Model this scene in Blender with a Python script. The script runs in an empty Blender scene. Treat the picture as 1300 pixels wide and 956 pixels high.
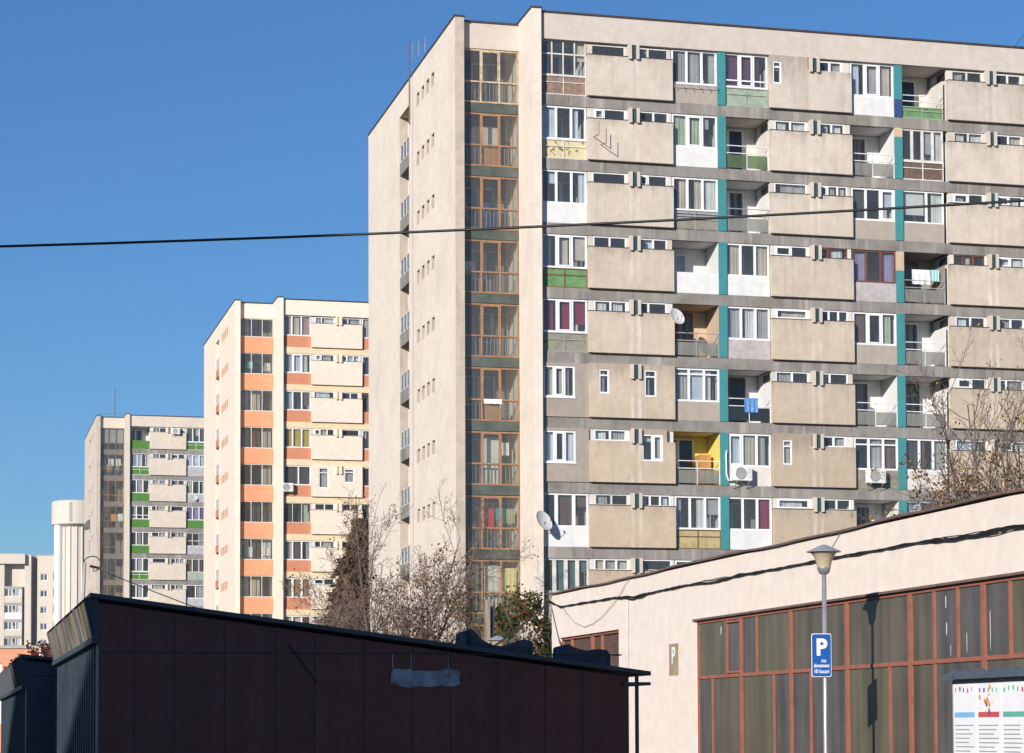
import bpy, bmesh, math, random
from mathutils import Vector, Matrix
random.seed(7)
scene = bpy.context.scene
C = scene.collection
TH = 0.24747593                      # bearing of the street grid (all blocks stand parallel)
UX, UY = math.cos(TH), math.sin(TH)
SUN = Vector((1.04, 1.90, -0.68)).normalized()   # direction the light travels

# ------------------------------------------------------------------ helpers
class MB:
    def __init__(s): s.v = []; s.f = []; s.mi = []; s.m = 0
    def quad(s, *p):
        n = len(s.v); s.v += [tuple(q) for q in p]; s.f.append(tuple(range(n, n + len(p)))); s.mi.append(s.m); return s
    def box(s, x0, x1, y0, y1, z0, z1):
        if x0 > x1: x0, x1 = x1, x0
        if y0 > y1: y0, y1 = y1, y0
        if z0 > z1: z0, z1 = z1, z0
        n = len(s.v)
        s.v += [(x0,y0,z0),(x1,y0,z0),(x1,y1,z0),(x0,y1,z0),(x0,y0,z1),(x1,y0,z1),(x1,y1,z1),(x0,y1,z1)]
        for f in ((0,3,2,1),(4,5,6,7),(0,1,5,4),(1,2,6,5),(2,3,7,6),(3,0,4,7)):
            s.f.append(tuple(n+i for i in f)); s.mi.append(s.m)
        return s
    def tube(s, pts, r, n=6, cap=True):
        pts = [Vector(p) for p in pts]
        rs = r if isinstance(r, (list, tuple)) else [r]*len(pts)
        b = len(s.v); up = Vector((0.31, 0.17, 0.93))
        for i, p in enumerate(pts):
            d = (pts[min(i+1, len(pts)-1)] - pts[max(i-1, 0)])
            if d.length < 1e-9: d = Vector((0,0,1))
            d.normalize()
            a = d.cross(up)
            if a.length < 1e-3: a = d.cross(Vector((1,0,0)))
            a.normalize(); c = d.cross(a)
            for k in range(n):
                t = 2*math.pi*k/n
                s.v.append(tuple(p + (a*math.cos(t) + c*math.sin(t))*rs[i]))
        for i in range(len(pts)-1):
            for k in range(n):
                k2 = (k+1) % n
                s.f.append((b+i*n+k, b+i*n+k2, b+(i+1)*n+k2, b+(i+1)*n+k)); s.mi.append(s.m)
        if cap:
            s.f.append(tuple(b+k for k in range(n-1,-1,-1))); s.mi.append(s.m)
            e = b+(len(pts)-1)*n
            s.f.append(tuple(e+k for k in range(n))); s.mi.append(s.m)
        return s
    def lathe(s, prof, n=32, c=(0,0,0), a0=0, a1=2*math.pi):
        full = abs(a1-a0-2*math.pi) < 1e-6
        m = n if full else n+1; b = len(s.v)
        for (r, z) in prof:
            for k in range(m):
                t = a0+(a1-a0)*k/n
                s.v.append((c[0]+r*math.cos(t), c[1]+r*math.sin(t), c[2]+z))
        for i in range(len(prof)-1):
            for k in range(n):
                k2 = (k+1) % m
                s.f.append((b+i*m+k, b+i*m+k2, b+(i+1)*m+k2, b+(i+1)*m+k)); s.mi.append(s.m)
        return s
    def holes(s, u0, u1, z0, z1, front, back, rects, axis='w', reveal=0):
        """wall slab between two planes with rectangular openings cut through it"""
        us = sorted({u0, u1, *[max(u0,min(u1,q)) for r in rects for q in r[:2]]})
        zs = sorted({z0, z1, *[max(z0,min(z1,q)) for r in rects for q in r[2:4]]})
        def P(u, d, z): return (u, d, z) if axis == 'w' else (d, u, z)
        def hole(u, z): return any(r[0] < u < r[1] and r[2] < z < r[3] for r in rects)
        nu, nz = len(us)-1, len(zs)-1
        solid = [[not hole((us[i]+us[i+1])/2, (zs[j]+zs[j+1])/2) for j in range(nz)] for i in range(nu)]
        for i in range(nu):
            for j in range(nz):
                if not solid[i][j]: continue
                a, b, c, d = us[i], us[i+1], zs[j], zs[j+1]
                s.quad(P(a,front,c),P(b,front,c),P(b,front,d),P(a,front,d))
                s.quad(P(a,back,c),P(a,back,d),P(b,back,d),P(b,back,c))
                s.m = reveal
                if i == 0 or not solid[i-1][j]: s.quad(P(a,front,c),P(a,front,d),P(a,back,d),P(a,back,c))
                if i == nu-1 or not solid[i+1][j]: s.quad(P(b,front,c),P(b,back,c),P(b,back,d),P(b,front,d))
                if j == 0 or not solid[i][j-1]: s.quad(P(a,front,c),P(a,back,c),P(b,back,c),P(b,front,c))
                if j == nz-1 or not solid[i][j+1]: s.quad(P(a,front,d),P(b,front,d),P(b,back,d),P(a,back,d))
                s.m = 0
        return s
    def build(s, name, mats, parent=None, smooth=False, bevel=0):
        if not s.f: return None
        me = bpy.data.meshes.new(name); me.from_pydata(s.v, [], s.f)
        if not isinstance(mats, (list, tuple)): mats = [mats]
        for m in mats: me.materials.append(m)
        if len(mats) > 1: me.polygons.foreach_set('material_index', s.mi)
        if smooth: me.polygons.foreach_set('use_smooth', [True]*len(s.f))
        bm = bmesh.new(); bm.from_mesh(me)
        bmesh.ops.recalc_face_normals(bm, faces=bm.faces)
        bm.to_mesh(me); bm.free()
        me.update()
        o = bpy.data.objects.new(name, me); C.objects.link(o)
        if parent: o.parent = parent
        if bevel:
            b = o.modifiers.new('bevel', 'BEVEL'); b.width = bevel; b.segments = 2; b.limit_method = 'ANGLE'
        return o

def tag(o, label, cat, group=None):
    o['label'] = label; o['category'] = cat
    if group: o['group'] = group
    return o
def empty(name, loc, rz=0.0, label=None, cat=None, group=None):
    o = bpy.data.objects.new(name, None); C.objects.link(o)
    o.location = loc; o.rotation_euler = (0, 0, rz); o.empty_display_size = .3
    if label: tag(o, label, cat, group)
    return o
def structure(o): o['kind'] = 'structure'; return o
def local(O, u, w, z): return (O[0] + UX*u - UY*w, O[1] + UY*u + UX*w, O[2] + z)

# ------------------------------------------------------------------ materials
def new_mat(name):
    m = bpy.data.materials.new(name); m.use_nodes = True
    nt = m.node_tree; nt.nodes.clear()
    return m, nt, nt.nodes, nt.links
def N(ns, t, **kw):
    n = ns.new(t)
    for k, v in kw.items(): setattr(n, k, v)
    return n
def rgb(c): return (c[0], c[1], c[2], 1.0)
def scaled(c, k): return tuple(min(1, x*k) for x in c)

def plaster(name, col, dirt=None, amount=.45, streak=.45, scale=1.0, rough=.92, bump=.25, zramp=None, grain=30, pale=0, runs=None, bdist=.03, objvar=0):
    """painted render / concrete: cloudy tone, rain streaks running down, fine grain"""
    m, nt, ns, L = new_mat(name)
    out = N(ns, 'ShaderNodeOutputMaterial'); b = N(ns, 'ShaderNodeBsdfPrincipled')
    b.inputs['Roughness'].default_value = rough; b.inputs['Specular IOR Level'].default_value = .2
    L.new(b.outputs[0], out.inputs[0])
    tc = N(ns, 'ShaderNodeTexCoord')
    dirt = dirt or scaled(col, .62)
    base = N(ns, 'ShaderNodeRGB'); base.outputs[0].default_value = rgb(col); basec = base.outputs[0]
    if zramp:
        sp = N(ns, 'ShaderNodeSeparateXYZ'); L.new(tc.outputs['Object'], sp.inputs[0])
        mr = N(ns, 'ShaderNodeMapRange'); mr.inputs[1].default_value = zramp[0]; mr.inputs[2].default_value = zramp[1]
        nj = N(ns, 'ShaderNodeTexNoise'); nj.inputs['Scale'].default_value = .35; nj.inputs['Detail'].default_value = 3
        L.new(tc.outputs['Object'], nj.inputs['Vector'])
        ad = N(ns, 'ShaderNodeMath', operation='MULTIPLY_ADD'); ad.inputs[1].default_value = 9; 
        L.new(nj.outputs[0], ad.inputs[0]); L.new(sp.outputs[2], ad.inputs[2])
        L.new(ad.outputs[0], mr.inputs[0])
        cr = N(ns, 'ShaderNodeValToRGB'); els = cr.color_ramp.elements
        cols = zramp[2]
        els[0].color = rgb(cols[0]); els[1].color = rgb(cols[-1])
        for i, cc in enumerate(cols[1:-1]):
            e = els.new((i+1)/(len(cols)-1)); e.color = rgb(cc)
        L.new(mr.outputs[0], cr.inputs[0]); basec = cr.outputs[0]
    # clouds
    n1 = N(ns, 'ShaderNodeTexNoise'); n1.inputs['Scale'].default_value = .55*scale; n1.inputs['Detail'].default_value = 8; n1.inputs['Roughness'].default_value = .62
    L.new(tc.outputs['Object'], n1.inputs['Vector'])
    r1 = N(ns, 'ShaderNodeMapRange'); r1.inputs[1].default_value = .46; r1.inputs[2].default_value = .78; r1.inputs[4].default_value = amount
    L.new(n1.outputs[0], r1.inputs[0])
    # streaks
    mp = N(ns, 'ShaderNodeMapping'); mp.inputs['Scale'].default_value = (2.6*scale, 2.6*scale, .13*scale)
    L.new(tc.outputs['Object'], mp.inputs[0])
    n2 = N(ns, 'ShaderNodeTexNoise'); n2.inputs['Scale'].default_value = 1.0; n2.inputs['Detail'].default_value = 6; n2.inputs['Roughness'].default_value = .6
    L.new(mp.outputs[0], n2.inputs['Vector'])
    r2 = N(ns, 'ShaderNodeMapRange'); r2.inputs[1].default_value = .54; r2.inputs[2].default_value = .8; r2.inputs[4].default_value = streak
    L.new(n2.outputs[0], r2.inputs[0])
    mx = N(ns, 'ShaderNodeMix', data_type='RGBA'); mx.inputs[7].default_value = rgb(dirt)
    L.new(r1.outputs[0], mx.inputs[0]); L.new(basec, mx.inputs[6])
    mx2 = N(ns, 'ShaderNodeMix', data_type='RGBA'); mx2.inputs[7].default_value = rgb(scaled(dirt, .85))
    L.new(r2.outputs[0], mx2.inputs[0]); L.new(mx.outputs[2], mx2.inputs[6])
    last = mx2.outputs[2]
    if pale:                                   # lime runs: paler vertical streaks
        mp3 = N(ns, 'ShaderNodeMapping'); mp3.inputs['Scale'].default_value = (1.9, 1.9, .10); mp3.inputs['Location'].default_value = (7, 3, 1)
        L.new(tc.outputs['Object'], mp3.inputs[0])
        n5 = N(ns, 'ShaderNodeTexNoise'); n5.inputs['Scale'].default_value = 1.0; n5.inputs['Detail'].default_value = 7; n5.inputs['Roughness'].default_value = .65; L.new(mp3.outputs[0], n5.inputs['Vector'])
        r5 = N(ns, 'ShaderNodeMapRange'); r5.inputs[1].default_value = .52; r5.inputs[2].default_value = .68; r5.inputs[4].default_value = pale; L.new(n5.outputs[0], r5.inputs[0])
        m5 = N(ns, 'ShaderNodeMix', data_type='RGBA'); m5.inputs[7].default_value = rgb(tuple(min(.6, c_*1.9) for c_ in col)); L.new(r5.outputs[0], m5.inputs[0]); L.new(last, m5.inputs[6]); last = m5.outputs[2]
    if runs:                                   # pale runs below the vent fins
        sp2 = N(ns, 'ShaderNodeSeparateXYZ'); L.new(tc.outputs['Object'], sp2.inputs[0]); tot = None
        wob = N(ns, 'ShaderNodeTexNoise'); wob.inputs['Scale'].default_value = 1.1; wob.inputs['Detail'].default_value = 5; L.new(tc.outputs['Object'], wob.inputs['Vector'])
        wa = N(ns, 'ShaderNodeMath', operation='MULTIPLY_ADD'); wa.inputs[1].default_value = .16; L.new(wob.outputs[0], wa.inputs[0]); L.new(sp2.outputs[0], wa.inputs[2])
        for c_ in runs:
            cm = N(ns, 'ShaderNodeMath', operation='COMPARE'); cm.inputs[1].default_value = c_+.08; cm.inputs[2].default_value = .075; L.new(wa.outputs[0], cm.inputs[0])
            if tot is None: tot = cm.outputs[0]
            else:
                ad_ = N(ns, 'ShaderNodeMath', operation='ADD'); L.new(tot, ad_.inputs[0]); L.new(cm.outputs[0], ad_.inputs[1]); tot = ad_.outputs[0]
        n6 = N(ns, 'ShaderNodeTexNoise'); n6.inputs['Scale'].default_value = .6; n6.inputs['Detail'].default_value = 6; L.new(tc.outputs['Object'], n6.inputs['Vector'])
        r6 = N(ns, 'ShaderNodeMapRange'); r6.inputs[1].default_value = .40; r6.inputs[2].default_value = .66; r6.inputs[4].default_value = .75; L.new(n6.outputs[0], r6.inputs[0])
        mu = N(ns, 'ShaderNodeMath', operation='MULTIPLY', use_clamp=True); L.new(tot, mu.inputs[0]); L.new(r6.outputs[0], mu.inputs[1])
        m6 = N(ns, 'ShaderNodeMix', data_type='RGBA'); m6.inputs[7].default_value = (.66,.61,.55,1); L.new(mu.outputs[0], m6.inputs[0]); L.new(last, m6.inputs[6]); last = m6.outputs[2]
    if runs:                                   # grime washed down from the panel caps
        sq = N(ns, 'ShaderNodeMath', operation='MULTIPLY_ADD'); sq.inputs[1].default_value = 1/2.742; sq.inputs[2].default_value = 10-28.48/2.742; L.new(sp2.outputs[2], sq.inputs[0])
        fq = N(ns, 'ShaderNodeMath', operation='FRACT'); L.new(sq.outputs[0], fq.inputs[0])
        mp7 = N(ns, 'ShaderNodeMapping'); mp7.inputs['Scale'].default_value = (3.4,3.4,.35); L.new(tc.outputs['Object'], mp7.inputs[0])
        n7 = N(ns, 'ShaderNodeTexNoise'); n7.inputs['Scale'].default_value = 1; n7.inputs['Detail'].default_value = 7; n7.inputs['Roughness'].default_value = .65; L.new(mp7.outputs[0], n7.inputs['Vector'])
        a7 = N(ns, 'ShaderNodeMath', operation='MULTIPLY_ADD'); a7.inputs[1].default_value = .9; L.new(n7.outputs[0], a7.inputs[0]); L.new(fq.outputs[0], a7.inputs[2])
        r7 = N(ns, 'ShaderNodeMapRange'); r7.inputs[1].default_value = .96; r7.inputs[2].default_value = 1.22; r7.inputs[4].default_value = .6; L.new(a7.outputs[0], r7.inputs[0])
        m7 = N(ns, 'ShaderNodeMix', data_type='RGBA'); m7.inputs[7].default_value = rgb(scaled(dirt, .8)); L.new(r7.outputs[0], m7.inputs[0]); L.new(last, m7.inputs[6]); last = m7.outputs[2]
    if objvar:                                 # every panel has its own repaint tone
        oi = N(ns, 'ShaderNodeObjectInfo'); ro = N(ns, 'ShaderNodeMapRange'); ro.inputs[3].default_value = 1-objvar; ro.inputs[4].default_value = 1+objvar*.5; L.new(oi.outputs['Random'], ro.inputs[0])
        mo = N(ns, 'ShaderNodeMix', data_type='RGBA', blend_type='MULTIPLY'); mo.inputs[0].default_value = 1; L.new(last, mo.inputs[6]); L.new(ro.outputs[0], mo.inputs[7]); last = mo.outputs[2]
    # fine grain
    n3 = N(ns, 'ShaderNodeTexNoise'); n3.inputs['Scale'].default_value = grain; n3.inputs['Detail'].default_value = 3
    L.new(tc.outputs['Object'], n3.inputs['Vector'])
    n4 = N(ns, 'ShaderNodeTexNoise'); n4.inputs['Scale'].default_value = 3.2; n4.inputs['Detail'].default_value = 5
    L.new(tc.outputs['Object'], n4.inputs['Vector'])
    r3 = N(ns, 'ShaderNodeMapRange'); r3.inputs[1].default_value = .3; r3.inputs[2].default_value = .7; r3.inputs[3].default_value = .93; r3.inputs[4].default_value = 1.05
    L.new(n4.outputs[0], r3.inputs[0])
    mm = N(ns, 'ShaderNodeMix', data_type='RGBA', blend_type='MULTIPLY'); mm.inputs[0].default_value = 1
    L.new(last, mm.inputs[6]); L.new(r3.outputs[0], mm.inputs[7])
    L.new(mm.outputs[2], b.inputs['Base Color'])
    bp = N(ns, 'ShaderNodeBump'); bp.inputs['Strength'].default_value = bump; bp.inputs['Distance'].default_value = bdist
    ad2 = N(ns, 'ShaderNodeMath', operation='ADD'); L.new(n3.outputs[0], ad2.inputs[0]); L.new(n4.outputs[0], ad2.inputs[1])
    L.new(ad2.outputs[0], bp.inputs['Height']); L.new(bp.outputs[0], b.inputs['Normal'])
    return m

def plain(name, col, rough=.6, metal=0, var=.12, scale=4, spec=.4):
    m, nt, ns, L = new_mat(name)
    out = N(ns, 'ShaderNodeOutputMaterial'); b = N(ns, 'ShaderNodeBsdfPrincipled')
    b.inputs['Roughness'].default_value = rough; b.inputs['Metallic'].default_value = metal; b.inputs['Specular IOR Level'].default_value = spec
    tc = N(ns, 'ShaderNodeTexCoord'); n = N(ns, 'ShaderNodeTexNoise'); n.inputs['Scale'].default_value = scale; n.inputs['Detail'].default_value = 6
    L.new(tc.outputs['Object'], n.inputs['Vector'])
    mx = N(ns, 'ShaderNodeMix', data_type='RGBA'); mx.inputs[6].default_value = rgb(scaled(col, 1-var*1.6)); mx.inputs[7].default_value = rgb(scaled(col, 1+var))
    mr = N(ns, 'ShaderNodeMapRange'); mr.inputs[1].default_value = .3; mr.inputs[2].default_value = .7
    L.new(n.outputs[0], mr.inputs[0]); L.new(mr.outputs[0], mx.inputs[0]); L.new(mx.outputs[2], b.inputs['Base Color'])
    L.new(b.outputs[0], out.inputs[0])
    return m

def two_tone(name, a, bcol, scale=6, rough=.8, lo=.45, hi=.6, stretch=(1,1,1), dents=0, runs=None):
    m, nt, ns, L = new_mat(name)
    out = N(ns, 'ShaderNodeOutputMaterial'); b = N(ns, 'ShaderNodeBsdfPrincipled'); b.inputs['Roughness'].default_value = rough
    tc = N(ns, 'ShaderNodeTexCoord'); mp = N(ns, 'ShaderNodeMapping'); mp.inputs['Scale'].default_value = stretch
    n = N(ns, 'ShaderNodeTexNoise'); n.inputs['Scale'].default_value = scale; n.inputs['Detail'].default_value = 7; n.inputs['Roughness'].default_value = .65
    L.new(tc.outputs['Object'], mp.inputs[0]); L.new(mp.outputs[0], n.inputs['Vector'])
    mr = N(ns, 'ShaderNodeMapRange'); mr.inputs[1].default_value = lo; mr.inputs[2].default_value = hi
    mx = N(ns, 'ShaderNodeMix', data_type='RGBA'); mx.inputs[6].default_value = rgb(a); mx.inputs[7].default_value = rgb(bcol)
    L.new(n.outputs[0], mr.inputs[0]); L.new(mr.outputs[0], mx.inputs[0]); last = mx.outputs[2]
    if runs:                                   # rust and dirt running down the sheet
        mp2 = N(ns, 'ShaderNodeMapping'); mp2.inputs['Scale'].default_value = (5,5,.5); L.new(tc.outputs['Object'], mp2.inputs[0])
        n2 = N(ns, 'ShaderNodeTexNoise'); n2.inputs['Scale'].default_value = 1; n2.inputs['Detail'].default_value = 8; n2.inputs['Roughness'].default_value = .7; L.new(mp2.outputs[0], n2.inputs['Vector'])
        q2 = N(ns, 'ShaderNodeMapRange'); q2.inputs[1].default_value = .52; q2.inputs[2].default_value = .72; q2.inputs[4].default_value = .8; L.new(n2.outputs[0], q2.inputs[0])
        mx2 = N(ns, 'ShaderNodeMix', data_type='RGBA'); mx2.inputs[7].default_value = rgb(runs); L.new(q2.outputs[0], mx2.inputs[0]); L.new(last, mx2.inputs[6]); last = mx2.outputs[2]
    if dents:
        nd = N(ns, 'ShaderNodeTexNoise'); nd.inputs['Scale'].default_value = 2.2; nd.inputs['Detail'].default_value = 4; L.new(tc.outputs['Object'], nd.inputs['Vector'])
        bp = N(ns, 'ShaderNodeBump'); bp.inputs['Strength'].default_value = dents; bp.inputs['Distance'].default_value = .08; L.new(nd.outputs[0], bp.inputs['Height']); L.new(bp.outputs[0], b.inputs['Normal'])
    L.new(last, b.inputs['Base Color'])
    L.new(b.outputs[0], out.inputs[0])
    return m

def glass(name, tint=(.93,.945,.95), refl=.09, rough=.02, dirt=(.35,.34,.32), dirty=.06):
    """window pane: see-through, mirror-like by angle, a film of dust"""
    m, nt, ns, L = new_mat(name)
    out = N(ns, 'ShaderNodeOutputMaterial')
    tr = N(ns, 'ShaderNodeBsdfTransparent'); tr.inputs[0].default_value = rgb(tint)
    gl = N(ns, 'ShaderNodeBsdfGlossy'); gl.inputs['Roughness'].default_value = rough
    df = N(ns, 'ShaderNodeBsdfDiffuse'); df.inputs[0].default_value = rgb(dirt)
    fr = N(ns, 'ShaderNodeLayerWeight'); fr.inputs[0].default_value = .5
    pw = N(ns, 'ShaderNodeMath', operation='POWER'); pw.inputs[1].default_value = 5; L.new(fr.outputs['Facing'], pw.inputs[0])
    ad = N(ns, 'ShaderNodeMath', operation='MULTIPLY_ADD', use_clamp=True); ad.inputs[1].default_value = .9; ad.inputs[2].default_value = refl*.6
    L.new(pw.outputs[0], ad.inputs[0])
    tc = N(ns, 'ShaderNodeTexCoord'); mp = N(ns, 'ShaderNodeMapping'); mp.inputs['Scale'].default_value = (3, 3, .6)
    n = N(ns, 'ShaderNodeTexNoise'); n.inputs['Scale'].default_value = 2; n.inputs['Detail'].default_value = 6
    L.new(tc.outputs['Object'], mp.inputs[0]); L.new(mp.outputs[0], n.inputs['Vector'])
    mr = N(ns, 'ShaderNodeMapRange'); mr.inputs[1].default_value = .05; mr.inputs[2].default_value = .95; mr.inputs[3].default_value = dirty*.55; mr.inputs[4].default_value = dirty*1.55
    L.new(n.outputs[0], mr.inputs[0])
    m1 = N(ns, 'ShaderNodeMixShader'); L.new(mr.outputs[0], m1.inputs[0]); L.new(tr.outputs[0], m1.inputs[1]); L.new(df.outputs[0], m1.inputs[2])
    m2 = N(ns, 'ShaderNodeMixShader'); L.new(ad.outputs[0], m2.inputs[0]); L.new(m1.outputs[0], m2.inputs[1]); L.new(gl.outputs[0], m2.inputs[2])
    # slightly uneven sheet
    wv = N(ns, 'ShaderNodeTexNoise'); wv.inputs['Scale'].default_value = .9; L.new(tc.outputs['Object'], wv.inputs['Vector'])
    bp = N(ns, 'ShaderNodeBump'); bp.inputs['Strength'].default_value = .06; bp.inputs['Distance'].default_value = .1
    L.new(wv.outputs[0], bp.inputs['Height']); L.new(bp.outputs[0], gl.inputs['Normal'])
    L.new(m2.outputs[0], out.inputs[0])
    return m

def leafmat(name, cols, trans=.35):
    m, nt, ns, L = new_mat(name)
    out = N(ns, 'ShaderNodeOutputMaterial'); d = N(ns, 'ShaderNodeBsdfDiffuse'); t = N(ns, 'ShaderNodeBsdfTranslucent')
    tc = N(ns, 'ShaderNodeTexCoord'); n = N(ns, 'ShaderNodeTexNoise'); n.inputs['Scale'].default_value = 1.7; n.inputs['Detail'].default_value = 4
    L.new(tc.outputs['Object'], n.inputs['Vector'])
    cr = N(ns, 'ShaderNodeValToRGB'); e = cr.color_ramp.elements
    e[0].position = .3; e[1].position = .7; e[0].color = rgb(cols[0]); e[1].color = rgb(cols[-1])
    for i, cc in enumerate(cols[1:-1]):
        q = e.new(.3+.4*(i+1)/(len(cols)-1)); q.color = rgb(cc)
    L.new(n.outputs[0], cr.inputs[0]); L.new(cr.outputs[0], d.inputs[0]); L.new(cr.outputs[0], t.inputs[0])
    mx = N(ns, 'ShaderNodeMixShader'); mx.inputs[0].default_value = trans
    L.new(d.outputs[0], mx.inputs[1]); L.new(t.outputs[0], mx.inputs[2]); L.new(mx.outputs[0], out.inputs[0])
    return m

M = {}
CREAM = (.57,.50,.44)
M['cream'] = plaster('cream_render', CREAM, (.44,.38,.325), .4, .3, bump=.12)
M['gable'] = plaster('gable_render', (.73,.64,.55), (.55,.47,.40), .55, .2, scale=.7, bump=.10)
M['gable2'] = plaster('blade_render', (.67,.59,.515), (.48,.41,.35), .35, .35, bump=.10)
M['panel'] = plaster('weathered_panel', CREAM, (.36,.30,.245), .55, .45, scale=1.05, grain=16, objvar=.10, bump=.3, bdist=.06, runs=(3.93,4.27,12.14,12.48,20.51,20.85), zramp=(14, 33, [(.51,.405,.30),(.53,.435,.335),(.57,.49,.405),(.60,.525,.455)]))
M['concrete'] = plaster('raw_concrete_band', (.265,.245,.225), (.125,.113,.103), .8, .9, scale=1.3, bump=.35, pale=.55)
M['greyplaster'] = plaster('grey_plaster', (.36,.31,.27), (.27,.23,.20), .5, .4)
M['reveal'] = plaster('darker_reveal', (.50,.43,.365), (.25,.21,.18), .6, .5, scale=2)  # edges of the gable openings, darker in tone than the wall face
M['white'] = plaster('white_paint', (.70,.695,.68), (.56,.545,.52), .35, .35, bump=.08)
M['offwhite'] = plaster('offwhite_paint', (.66,.62,.57), (.5,.46,.42), .4, .4, bump=.08)
M['lilac'] = plain('lilac_grey_board', (.46,.41,.41), .7)
M['greybeige'] = plaster('grey_beige_board', (.40,.345,.295), None, .4, .4, bump=.1)
M['yellow'] = plaster('yellow_paint', (.72,.62,.16), (.6,.5,.13), .3, .25, bump=.05)
M['beigeint'] = plaster('beige_paint', (.56,.43,.30), None, .3, .3, bump=.05)
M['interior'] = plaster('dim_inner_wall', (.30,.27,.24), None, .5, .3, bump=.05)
M['room'] = plain('room_inside', (.12,.11,.10), .9)
M['teal'] = plaster('teal_paint', (.055,.245,.265), (.045,.19,.21), .4, .35, bump=.1)
M['navy'] = plain('navy_paint', (.03,.07,.19), .7)
M['rust'] = two_tone('rust_brown_sheet', (.20,.125,.095), (.30,.22,.17), 5, lo=.4, hi=.65)
M['greenboard'] = two_tone('green_board', (.14,.28,.11), (.10,.20,.085), 3)
M['palegreen'] = two_tone('pale_green_board', (.33,.39,.31), (.26,.31,.25), 4)
M['olive'] = two_tone('olive_grey_board', (.26,.25,.20), (.20,.19,.15), 4)
M['ochre'] = two_tone('ochre_board', (.45,.37,.19), (.36,.28,.13), 4)
M['brownboard'] = two_tone('brown_board', (.12,.075,.055), (.17,.11,.08), 6)
M['yellowtile'] = two_tone('yellow_patterned_tile', (.62,.53,.31), (.14,.11,.07), 5.0, lo=.56, hi=.60)
M['railmetal'] = plain('rail_metal', (.42,.41,.40), .5, .3)
M['railwhite'] = plain('rail_white', (.74,.73,.71), .5)
M['railbrown'] = plain('rail_brown', (.20,.10,.06), .6)
M['pvc'] = plain('white_window_frame', (.80,.80,.80), .35, var=.04)
M['oldwhite'] = plain('old_white_frame', (.62,.60,.56), .6, var=.12)
M['brownframe'] = plain('brown_wood_frame', (.16,.06,.035), .5)
M['bluishframe'] = plain('light_blue_frame', (.33,.50,.62), .6)
M['rustframe'] = two_tone('rusty_orange_frame', (.37,.19,.095), (.23,.125,.08), 5, lo=.38, hi=.66)
M['rustframe_pale'] = two_tone('worn_pale_frame', (.52,.44,.33), (.40,.24,.12), 5, lo=.42, hi=.62)
M['spandrel'] = plain('dark_green_glass_band', (.085,.098,.082), .3, spec=.5, var=.25, scale=1.5)
M['coping'] = plain('dark_roof_edge', (.055,.04,.038), .6)
M['roofing'] = plain('bitumen_roof', (.06,.06,.06), .9)
M['glass'] = glass('window_glass')
M['glass_dirty'] = glass('dusty_glass', (.90,.91,.89), .08, .05, (.38,.36,.32), .065)
M['glass_rail'] = glass('frosted_rail_glass', (.6,.62,.6), .05, .15, (.42,.40,.36), .40)
M['glass_green'] = glass('green_rail_glass', (.45,.55,.42), .05, .15, (.24,.32,.18), .3)
M['darkglass'] = plain('dark_inner_glass', (.025,.027,.03), .08, spec=.6)
M['curtained'] = two_tone('curtain_seen_through_pane', (.045,.045,.05), (.22,.215,.205), 1.0, rough=.15, lo=.42, hi=.56, stretch=(7,7,.12))
M['black'] = plain('black_rubber', (.015,.015,.017), .5)
M['steel'] = plain('galvanised_steel', (.45,.45,.47), .4, .6)
M['whitemetal'] = plain('white_enamel', (.78,.77,.74), .4, var=.06)
M['dishgrey'] = plain('dish_enamel', (.66,.65,.62), .45, var=.06)
CUR = {'w':(.70,.69,.66),'be':(.58,.50,.40),'gr':(.42,.41,.40),'bl':(.60,.66,.74),'pu':(.13,.035,.10),'cr':(.26,.012,.055),
       'gn':(.46,.52,.38),'br':(.15,.09,.06),'li':(.34,.27,.44),'dg':(.10,.14,.10),'dt':(.10,.17,.18),'ye':(.62,.58,.38),'dk':(.07,.065,.07),
       'or':(.50,.24,.07),'yo':(.55,.40,.08),'pi':(.50,.30,.25),'vi':(.16,.12,.30)}
for k, v in CUR.items(): M['cur_'+k] = plain('curtain_cloth_'+{'w':'white','be':'beige','gr':'grey','bl':'pale_blue','pu':'purple','cr':'crimson','gn':'pale_green','br':'brown','li':'lilac','dg':'dark_green','dt':'dark_teal','ye':'pale_yellow','dk':'charcoal','or':'orange','yo':'yellow','pi':'pink','vi':'violet'}[k], v, .95, var=.1, scale=1.5)
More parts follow.
